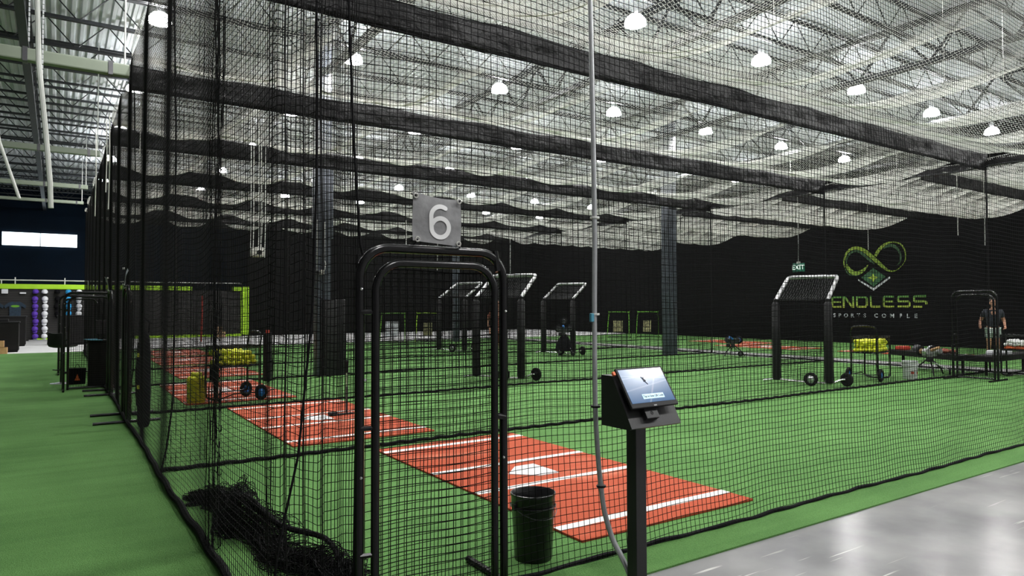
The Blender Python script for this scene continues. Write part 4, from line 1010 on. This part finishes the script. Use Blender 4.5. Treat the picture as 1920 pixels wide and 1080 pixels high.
# ------------------------------------------------------------------ wall emblem and lettering
EX = X1-.012
def onwall(y, z, d): return (EX-d, y, z)
em = tag(empty('wall_emblem', (0, 0, 0)), 'green infinity emblem over a diamond on the black end wall', 'emblem')
# px in the zoomed crop -> wall metres (measured)
def wy(px, py): return (17.781-(px-5)/ (1065-5)*(17.781-13.743), 2.062-(py-690)*(2.062-1.555)/(818-690))
def ribbon(pts, wid, m, name, d=.006):
    P = smooth_pts([(*wy(*p), 0) for p in pts], 8); Wd = np.interp(np.linspace(0, len(pts)-1, len(P)), range(len(pts)), wid)
    L_, R_ = [], []
    for i, p in enumerate(P):
        t = (P[min(i+1, len(P)-1)]-P[max(i-1, 0)]).normalized(); h = Wd[i]*(17.781-13.743)/1060/2
        L_.append((p.x-t.y*h, p.y+t.x*h)); R_.append((p.x+t.y*h, p.y-t.x*h))
    return MB().strip(L_, R_, onwall, d).build(name, m, em)
ribbon([(172, 370), (165, 300), (195, 215), (250, 172), (315, 162), (380, 185), (440, 225), (500, 280), (560, 335), (620, 390), (670, 425), (715, 435), (770, 420), (815, 380)], [14, 18, 24, 32, 36, 38, 42, 44, 40, 32, 20, 12, 8, 4], 'logo_loop', 'front_ribbon', .012)
ribbon([(530, 265), (560, 215), (610, 165), (660, 138), (715, 127), (770, 137), (815, 165), (845, 215), (858, 270), (850, 330), (815, 385)], [36, 36, 34, 22, 14, 14, 14, 14, 12, 8, 4], 'logo_loop', 'right_loop', .009)
ribbon([(195, 330), (215, 385), (255, 425), (310, 440), (365, 425), (410, 395), (445, 355)], [6, 40, 50, 46, 40, 26, 5], 'logo_loop', 'left_loop', .009)
ribbon([(190, 330), (200, 270), (235, 220), (290, 195), (345, 205), (400, 245), (460, 300), (520, 350)], [4, 16, 22, 22, 26, 30, 26, 6], 'logo_dark', 'ribbon_shade', .005)
ribbon([(620, 190), (670, 165), (730, 170), (780, 215), (803, 280), (795, 345), (760, 375)], [4, 30, 34, 24, 18, 14, 4], 'logo_dark', 'loop_shade', .005)
ribbon([(170, 370), (200, 430), (250, 462), (310, 464), (370, 445)], [5, 14, 12, 10, 4], 'logo_dark', 'loop_edge', .004)
MB().prism([wy(502, 392), wy(640, 490), wy(502, 592), wy(365, 490)], onwall, .004).build('diamond', 'logo_diamond', em)
MB().prism([wy(500, 448), wy(513, 478), wy(560, 495), wy(515, 512), wy(500, 545), wy(485, 512), wy(440, 495), wy(487, 478)], onwall, .008).build('star', 'logo_star', em)
MB().strip([wy(325, 505), wy(503, 608), wy(683, 490)], [wy(325, 520), wy(503, 634), wy(692, 506)], onwall, .008).build('chevron', 'logo_white', em)
# block lettering drawn as strokes
le = tag(empty('wall_lettering', (0, 0, 0)), 'green and white wall lettering reading ENDLESS SPORTS COMPLE below the emblem', 'lettering')
def stroke(pts, hw, mb, closed=False):
    P = [Vector(wy(*p)) for p in pts]; L_, R_ = [], []; n = len(P)
    for i, p in enumerate(P):
        d1 = (p-P[i-1]).normalized() if i > 0 else (P[1]-p).normalized(); d2 = (P[i+1]-p).normalized() if i < n-1 else d1
        t = (d1+d2); t = t.normalized() if t.length > 1e-6 else d1; nn_ = Vector((-t.y, t.x)); k = 1/max(.5, nn_.dot(Vector((-d1.y, d1.x))))
        L_.append(tuple(p+nn_*hw*k)); R_.append(tuple(p-nn_*hw*k))
    mb.strip(L_, R_, onwall, .010)
H = .0415
def E_(x): return [[(x+118, 702), (x+20, 702), (x+8, 714), (x+8, 795), (x+20, 807), (x+118, 807)], [(x+8, 754), (x+112, 754)]]
def letters(ch, x):
    if ch == 'E': return E_(x)
    if ch == 'N': return [[(x+8, 818), (x+8, 702), (x+24, 702), (x+106, 807), (x+122, 807), (x+122, 690)]]
    if ch == 'D': return [[(x+8, 807), (x+8, 702), (x+105, 702), (x+122, 720), (x+122, 789), (x+105, 807), (x+8, 807)]]
    if ch == 'L': return [[(x+8, 690), (x+8, 795), (x+20, 807), (x+118, 807)]]
    if ch == 'S': return [[(x+124, 702), (x+18, 702), (x+6, 714), (x+6, 742), (x+18, 754), (x+112, 754), (x+126, 768), (x+126, 795), (x+114, 807), (x+2, 807)]]
    if ch == 'Z': return [[(x+130, 702), (x+18, 702), (x+6, 714), (x+6, 742), (x+18, 754), (x+118, 754), (x+132, 766), (x+132, 784)], [(x+0, 807), (x+92, 807)]]
for ch, x in (('E', 5), ('N', 143), ('D', 303), ('L', 460), ('E', 606), ('S', 762), ('Z', 928)):
    mb = MB()
    for s_ in letters(ch, x): stroke(s_, H, mb)
    mb.build('letter', 'logo_letters', le)
for ch, x in zip('SPORTSCOMPLE', (35, 100, 176, 252, 325, 397, 527, 614, 702, 795, 872, 952)):
    t_ = text_mesh(ch, .235, .004, bold=.004); yy, zz = wy(x, 905)
    t_.transform(Matrix.Translation((EX-.006, yy, zz)) @ Matrix.Rotation(-pi/2, 4, 'Z') @ Matrix.Rotation(pi/2, 4, 'X')); link('letter', t_, 'logo_white', le)

# ------------------------------------------------------------------ people
def skin_body(name, V_, E_, R_, m, parent, sub=2, root=0):
    me = bpy.data.meshes.new(name); me.from_pydata(V_, E_, []); o = bpy.data.objects.new(name, me); COL.objects.link(o)
    me.materials.append(M[m]); md = o.modifiers.new('Skin', 'SKIN'); md.use_smooth_shade = True
    if not me.skin_vertices: return o
    for i, r in enumerate(R_):
        sv = me.skin_vertices[0].data[i]; sv.radius = r if isinstance(r, tuple) else (r, r); sv.use_root = (i == root)
    s_ = o.modifiers.new('Subdivision', 'SUBSURF'); s_.levels = sub; s_.render_levels = sub
    if parent is not None: o.parent = parent; KIDS.setdefault(parent.name, []).append(o)
    return o
def person(loc, rz, label, P, cloth_top, cloth_bot, bot_len, sc=1.):
    """P: dict of joints; x is the person's left, -y the way they face"""
    root = tag(empty('person', loc, rz), label, 'person'); root.scale = (sc,)*3
    names = ['pelvis', 'waist', 'chest', 'neck0', 'neck', 'head0', 'shl', 'ell', 'wrl', 'hdl', 'shr', 'elr', 'wrr', 'hdr', 'hipl', 'knl', 'anl', 'tol', 'hipr', 'knr', 'anr', 'tor']
    V_ = [P[n] for n in names]; ix = {n: i for i, n in enumerate(names)}
    E2 = [('pelvis', 'waist'), ('waist', 'chest'), ('chest', 'neck0'), ('neck0', 'neck'), ('neck', 'head0'), ('chest', 'shl'), ('shl', 'ell'), ('ell', 'wrl'), ('wrl', 'hdl'), ('chest', 'shr'), ('shr', 'elr'), ('elr', 'wrr'), ('wrr', 'hdr'),
          ('pelvis', 'hipl'), ('hipl', 'knl'), ('knl', 'anl'), ('anl', 'tol'), ('pelvis', 'hipr'), ('hipr', 'knr'), ('knr', 'anr'), ('anr', 'tor')]
    Rr = dict(pelvis=(.14, .10), waist=(.135, .10), chest=(.16, .11), neck0=.07, neck=.052, head0=.06, shl=.068, ell=.043, wrl=.028, hdl=.032, shr=.068, elr=.043, wrr=.028, hdr=.032, hipl=.095, knl=.058, anl=.04, tol=.035, hipr=.095, knr=.058, anr=.04, tor=.035)
    skin_body('body', V_, [(ix[a], ix[b]) for a, b in E2], [Rr[n] for n in names], 'skin', root)
    hx, hy, hz = P['head']
    hd = MB().sphere((hx, hy, hz), .105, 16, (.74, .92, 1.12)); hd.sphere((hx, hy-.055, hz-.06), .06, 12, (.85, .8, .9))
    hd.sphere((hx, hy-.103, hz-.012), .017, 8, (.7, 1., 1.3))
    for s_ in (-1, 1): hd.sphere((hx+s_*.079, hy+.005, hz-.01), .026, 8, (.35, .7, 1.1))
    ho = hd.build('head', 'skin', root, True)
    for s_ in (-1, 1): MB().sphere((hx+s_*.03, hy-.091, hz+.012), .010, 8, (1.2, .5, .7)).build('eye', 'hair', ho, True)
    MB().tube([(hx-.025, hy-.098, hz-.06), (hx, hy-.104, hz-.063), (hx+.025, hy-.098, hz-.06)], .006, 6).build('mouth', 'rust_cloth', ho, True)
    MB().sphere((hx, hy+.022, hz+.035), .108, 16, (.78, .88, 1.0)).build('hair', 'hair', root, True)
    # hands: four fingers and a thumb
    for a, b, s_ in (('wrl', 'hdl', 1), ('wrr', 'hdr', -1)):
        w_ = Vector(P[a]); h = Vector(P[b]); d = (h-w_).normalized(); sd = d.orthogonal().normalized()
        fm = MB()
        for k, L_ in enumerate((.07, .08, .075, .06)):
            o_ = h+sd*(k-1.5)*.017; fm.tube([o_, o_+d*L_*.5+Vector((0, -.008, 0)), o_+d*L_+Vector((0, -.022, 0))], [.0095, .009, .007], 6)
        fm.tube([h-d*.03+sd*s_*.03, h+sd*s_*.05+d*.01, h+sd*s_*.052+d*.04], [.011, .010, .008], 6); fm.build('fingers', 'skin', root, True)
    # clothes
    tn = ['pelvis', 'waist', 'chest', 'neck0', 'shl', 'sl_', 'shr', 'sr_']
    mid = lambda a, b, t: tuple(Vector(P[a]).lerp(Vector(P[b]), t))
    TV = [tuple(Vector(P['pelvis'])+Vector((0, 0, -.03))), P['waist'], P['chest'], tuple(Vector(P['neck0'])+Vector((0, 0, -.04))), P['shl'], mid('shl', 'ell', .62), P['shr'], mid('shr', 'elr', .62)]
    skin_body('shirt', TV, [(0, 1), (1, 2), (2, 3), (2, 4), (4, 5), (2, 6), (6, 7)], [(.165, .125), (.16, .125), (.182, .132), .082, .088, .068, .088, .068], cloth_top, root)
    if bot_len < 1: SV = [P['pelvis'], P['hipl'], mid('hipl', 'knl', bot_len), P['hipr'], mid('hipr', 'knr', bot_len)]; E3 = [(0, 1), (1, 2), (0, 3), (3, 4)]; R3 = [(.158, .12), .116, .098, .116, .098]
    else: SV = [P['pelvis'], P['hipl'], P['knl'], mid('knl', 'anl', .9), P['hipr'], P['knr'], mid('knr', 'anr', .9)]; E3 = [(0, 1), (1, 2), (2, 3), (0, 4), (4, 5), (5, 6)]; R3 = [(.158, .12), .112, .08, .062, .112, .08, .062]
    skin_body('shorts' if bot_len < 1 else 'trousers', SV, E3, R3, cloth_bot, root)
    for a, t in (('anl', 'tol'), ('anr', 'tor')):
        A = Vector(P[a]); T = Vector(P[t]); mb = MB(); c = A.lerp(T, .45); d = (T-A); ang = math.atan2(d.y, d.x)
        mb.box((c.x, c.y, A.z-.045), (.29, .10, .085), rz=ang, bev=.035); mb.build('shoe', 'white_cloth' if bot_len < 1 else 'tyre', root, True)
    return root
PW = dict(pelvis=(0, 0, .95), waist=(0, .0, 1.12), chest=(0, -.02, 1.36), neck0=(0, -.02, 1.50), neck=(0, -.03, 1.56), head0=(0, -.05, 1.63), head=(0, -.06, 1.70),
          shl=(.19, -.02, 1.44), ell=(.27, .03, 1.16), wrl=(.26, -.17, 1.02), hdl=(.25, -.24, .99), shr=(-.19, -.02, 1.44), elr=(-.29, .05, 1.17), wrr=(-.33, -.14, 1.03), hdr=(-.33, -.21, 1.0),
          hipl=(.10, 0, .90), knl=(.10, -.14, .50), anl=(.10, -.05, .09), tol=(.10, -.20, .05), hipr=(-.10, 0, .90), knr=(-.10, .02, .50), anr=(-.10, .22, .12), tor=(-.10, .09, .05))
person((22.3, 8.8, .012), math.radians(-60), 'person in a dark tee and pale shorts walking behind the far door frame', PW, 'navy_dk', 'shorts', .62, 1.0)
PS = dict(PW); PS.update(anl=(.12, .03, .09), tol=(.13, -.12, .05), knl=(.11, -.01, .5), anr=(-.12, .03, .09), tor=(-.13, -.12, .05), knr=(-.11, -.01, .5), wrl=(.24, -.05, .93), hdl=(.24, -.09, .86), wrr=(-.24, -.05, .93), hdr=(-.24, -.09, .86))
person((11.16, 17.68, .012), math.radians(-20), 'person in rust-red clothes standing behind the numbered door frame post', PS, 'rust_cloth', 'rust_cloth', 1., 1.0)

# ------------------------------------------------------------------ shop: caps, shirts, counters
capm = MB().lathe([(.105, -.02), (.11, .02), (.10, .07), (.065, .115), (.0, .13)], n=14)
capm.prism([(-.085, 0), (.085, 0), (.075, .05), (.04, .085), (-.04, .085), (-.075, .05)], lambda a, b, d: (a, -.09-b, -.02+d), .012)
capme = capm.mesh('baseball_cap')
for nm, ux, colm, rows in (('purple', -.905, 'purple', 7), ('white', -.506, 'white_cloth', 7), ('black', .011, 'black_cloth', 4), ('sky blue', .49, 'blue_cloth', 4), ('white', .953, 'white_cloth', 4)):
    me = capme.copy(); me.name = 'baseball_cap'; me.materials.append(M[colm]); me.polygons.foreach_set('use_smooth', [True]*len(me.polygons))
    for k in range(rows):
        z = 2.50-.375*k if k else 2.46
        o = bpy.data.objects.new('baseball_cap', me); COL.objects.link(o); o.location = (ux+random.uniform(-.02, .02), 41.80, z-.02); o.rotation_euler = (math.radians(66 if k else 10), random.uniform(-.1, .1), random.uniform(-.15, .15)); o.scale = (1.25,)*3
        where = 'nearest the outer door frame' if (nm == 'white' and ux > 0) else 'on the slat wall'
        tag(o, f"{nm} cap, {ORD[k]} from the top of its column {where}", 'cap', f'{nm} caps {where}')
def tshirt(x, z, m, label, print_=True):
    o = tag(empty('tee_shirt', (x, 41.92, z)), label, 'shirt')
    pts = [(-.24, -.36), (.24, -.36), (.25, .14), (.42, .02), (.48, .14), (.26, .32), (.10, .36), (0, .31), (-.10, .36), (-.26, .32), (-.48, .14), (-.42, .02), (-.25, .14)]
    MB().prism(pts, lambda a, b, d: (a*.95, d-.05, b), .05).build('cloth', m, o)
    if print_: MB().prism([(.18*math.cos(a)+.0, .13*math.sin(a)*.45+.13) for a in np.linspace(0, 2*pi, 16)[:-1]], lambda a, b, d: (a, -.055-d, b), .004).build('chest_print', 'lime_dk', o)
    return o
tshirt(-1.72, 1.62, 'navy_cloth', 'navy tee with a green chest print hanging on the slat wall')
tshirt(-2.62, 1.62, 'navy_cloth', 'plain navy tee hanging at the picture edge on the slat wall', False)
for x, z, m, lb, wd in ((-2.15, 2.48, 'white_cloth', 'white chequered cap box at the top of the slat wall', .26), (-1.42, 2.40, 'white_cloth', 'small white visor on the slat wall beside the purple caps', .26)):
    o = MB().box((0, 0, 0), (wd, .14, .22 if 'box' in lb else .08), bev=.02).build('cap_box' if 'box' in lb else 'visor', m); o.location = (x, 41.9, z); tag(o, lb, 'box' if 'box' in lb else 'visor')
def counter(x0, x1, y, h, dep, label):
    o = tag(empty('shop_counter', ((x0+x1)/2, y+dep/2, 0)), label, 'counter'); W_ = x1-x0
    MB().box((0, 0, h/2+.02), (W_, dep, h-.10)).build('body', 'counter', o); MB().box((0, 0, h-.02), (W_+.06, dep+.06, .05), bev=.01).build('top', 'matte_black', o)
    MB().box((0, .02, .04), (W_-.06, dep-.08, .08)).build('plinth', 'matte_black', o)
    return o
counter(-4.5, -1.18, 31.6, 1.14, .7, 'black shop counter at the picture edge beside the wooden crates')
counter(-4.2, -1.12, 36.4, 1.30, .8, 'black shop counter in front of the hanging tee shirts')
counter(.02, 1.32, 36.5, 1.32, .8, 'black shop counter below the sky blue caps')
o = MB().box((0, 0, .05), (.5, .35, .10), bev=.02).build('payment_terminal', 'matte_black'); o.location = (-1.75, 31.9, 1.145); tag(o, 'dark payment terminal on the counter at the picture edge', 'terminal')
for k, (z, dx) in enumerate(((.12, .10), (.36, .0))):
    cr = tag(empty('wooden_crate', (-1.88+dx, 30.75, z-.12)), 'light wooden crate on the floor by the counter, %s of two' % ('lower' if k == 0 else 'upper'), 'crate')
    for s_ in (-1, 1):
        MB().box((0, s_*.2, .12), (.6, .02, .22)).build('side_board', 'wood', cr); MB().box((s_*.3, 0, .12), (.02, .38, .22)).build('end_board', 'wood', cr)
    MB().box((0, 0, .02), (.58, .38, .02)).build('bottom_board', 'wood', cr)
# bar stool
st = tag(empty('bar_stool', (.10, 17.75, .012), math.radians(150)), 'black bar stool with a curved back on the turf aisle', 'stool')
MB().lathe([(.0, .03), (.05, .03), (.10, .022), (.21, .008), (.215, .0), (.0, .0)], n=24).build('base_disc', 'chrome', st, True)
MB().tube([(0, 0, .02), (0, 0, .78)], [.032, .030], 12).build('column', 'pipe', st, True)
vs, fs = [], []; nu_, nv_ = 14, 10
for s_ in (0, 1):
    for i in range(nv_+1):
        t = i/nv_
        for j in range(nu_+1):
            u = j/nu_*2-1; wd = .21-.02*t
            yy = -.22+.40*min(t/.55, 1) + .07*max(0, t-.55); z = .80 + .03*u*u + (0 if t < .55 else .55*(t-.55)**1.0*1.15) + .05*max(0, .1-t)*-1
            yy -= .10*u*u*max(0, (t-.4)); vs.append((wd*u, yy+(.025*s_ if t > .55 else 0), z-.03*s_*(1 if t < .55 else .2)))
Wq = nu_+1; of = Wq*(nv_+1)
for i in range(nv_):
    for j in range(nu_):
        a = i*Wq+j; fs += [(a, a+1, a+Wq+1, a+Wq), (of+a, of+a+Wq, of+a+Wq+1, of+a+1)]
for i in range(nv_):
    for j in (0, nu_): a = i*Wq+j; fs.append((a, a+Wq, of+a+Wq, of+a))
for j in range(nu_):
    for i in (0, nv_): a = i*Wq+j; fs.append((a, of+a, of+a+1, a+1))
MB().add(vs, fs).build('seat_shell', 'matte_black', st, True)
MB().tube([(-.12, .10, .30), (0, .19, .30), (.12, .10, .30)], .012, 7).build('foot_rest', 'pipe', st, True); MB().tube([(0, 0, .30), (0, .19, .30)], .012, 7).build('foot_rest_arm', 'pipe', st)
# small black stand with tablets next to the outer door frame
sd = tag(empty('lane_stand', (.72, 16.75, .012)), 'black box stand behind the outer door frame with blue-lit tablets', 'stand')
MB().box((.05, 0, .46), (.44, .40, .92), bev=.015).build('cabinet', 'counter', sd); MB().box((.05, 0, .94), (.50, .46, .04), bev=.01).build('top', 'matte_black', sd)
MB().tube([(.08, .0, .95), (.08, 0, 1.5)], .02, 7).build('mast', 'pipe', sd); MB().box((.05, 0, 1.22), (.22, .05, .30), rz=.4, bev=.01).build('monitor_back', 'matte_black', sd)
for k, (dx, dz) in enumerate(((-.30, .99), (-.22, .975))):
    tb = MB().box((0, 0, 0), (.22, .15, .012), bev=.003).build('tablet', 'blue_tag'); tb.location = (.72+dx+.17, 16.62-.12*k, dz+.0); tb.rotation_euler = (0, 0, .3); tag(tb, 'slim bluish tablet lying on the box stand, %s of two' % ('rear' if k == 0 else 'front'), 'tablet')
bgp = tag(empty('carrier_bag', (.38, 17.4, .012)), 'dark carrier bag with an orange print on the turf by the stool', 'bag')
MB().prism([(-.15, 0), (.15, 0), (.16, .34), (-.16, .34)], lambda a, b, d: (a, d-.07, b), .14).build('sack', 'black_cloth', bgp); MB().tube([(-.06, -.075, .34), (0, -.075, .44), (.06, -.075, .34)], .006, 5).build('handle', 'black_cloth', bgp); MB().prism([(-.05, .08), (.05, .08), (.0, .22)], lambda a, b, d: (a, -.072-d, b), .003).build('print', 'orange', bgp)
# odds and ends near the back
o = MB().tube([(5.72, 35.3, .03), (5.78, 35.5, 2.2)], .035, 8).build('leaning_pole', 'red'); tag(o, 'thin red pole standing on the shop floor behind the far mats', 'pole')
o = MB().box((0, 0, .16), (.55, .4, .32), bev=.02).build('cardboard_box', 'tan'); o.location = (7.6, 41.0, .0); tag(o, 'tan cardboard box on the floor beside the lime jamb', 'box')
o = MB().box((0, 0, .13), (.36, .3, .26), bev=.05).build('cardboard_box', 'tan'); o.location = (7.5, 41.0, .32); o.rotation_euler = (0, 0, .5); tag(o, 'small tan box on top of the cardboard box by the lime jamb', 'box')
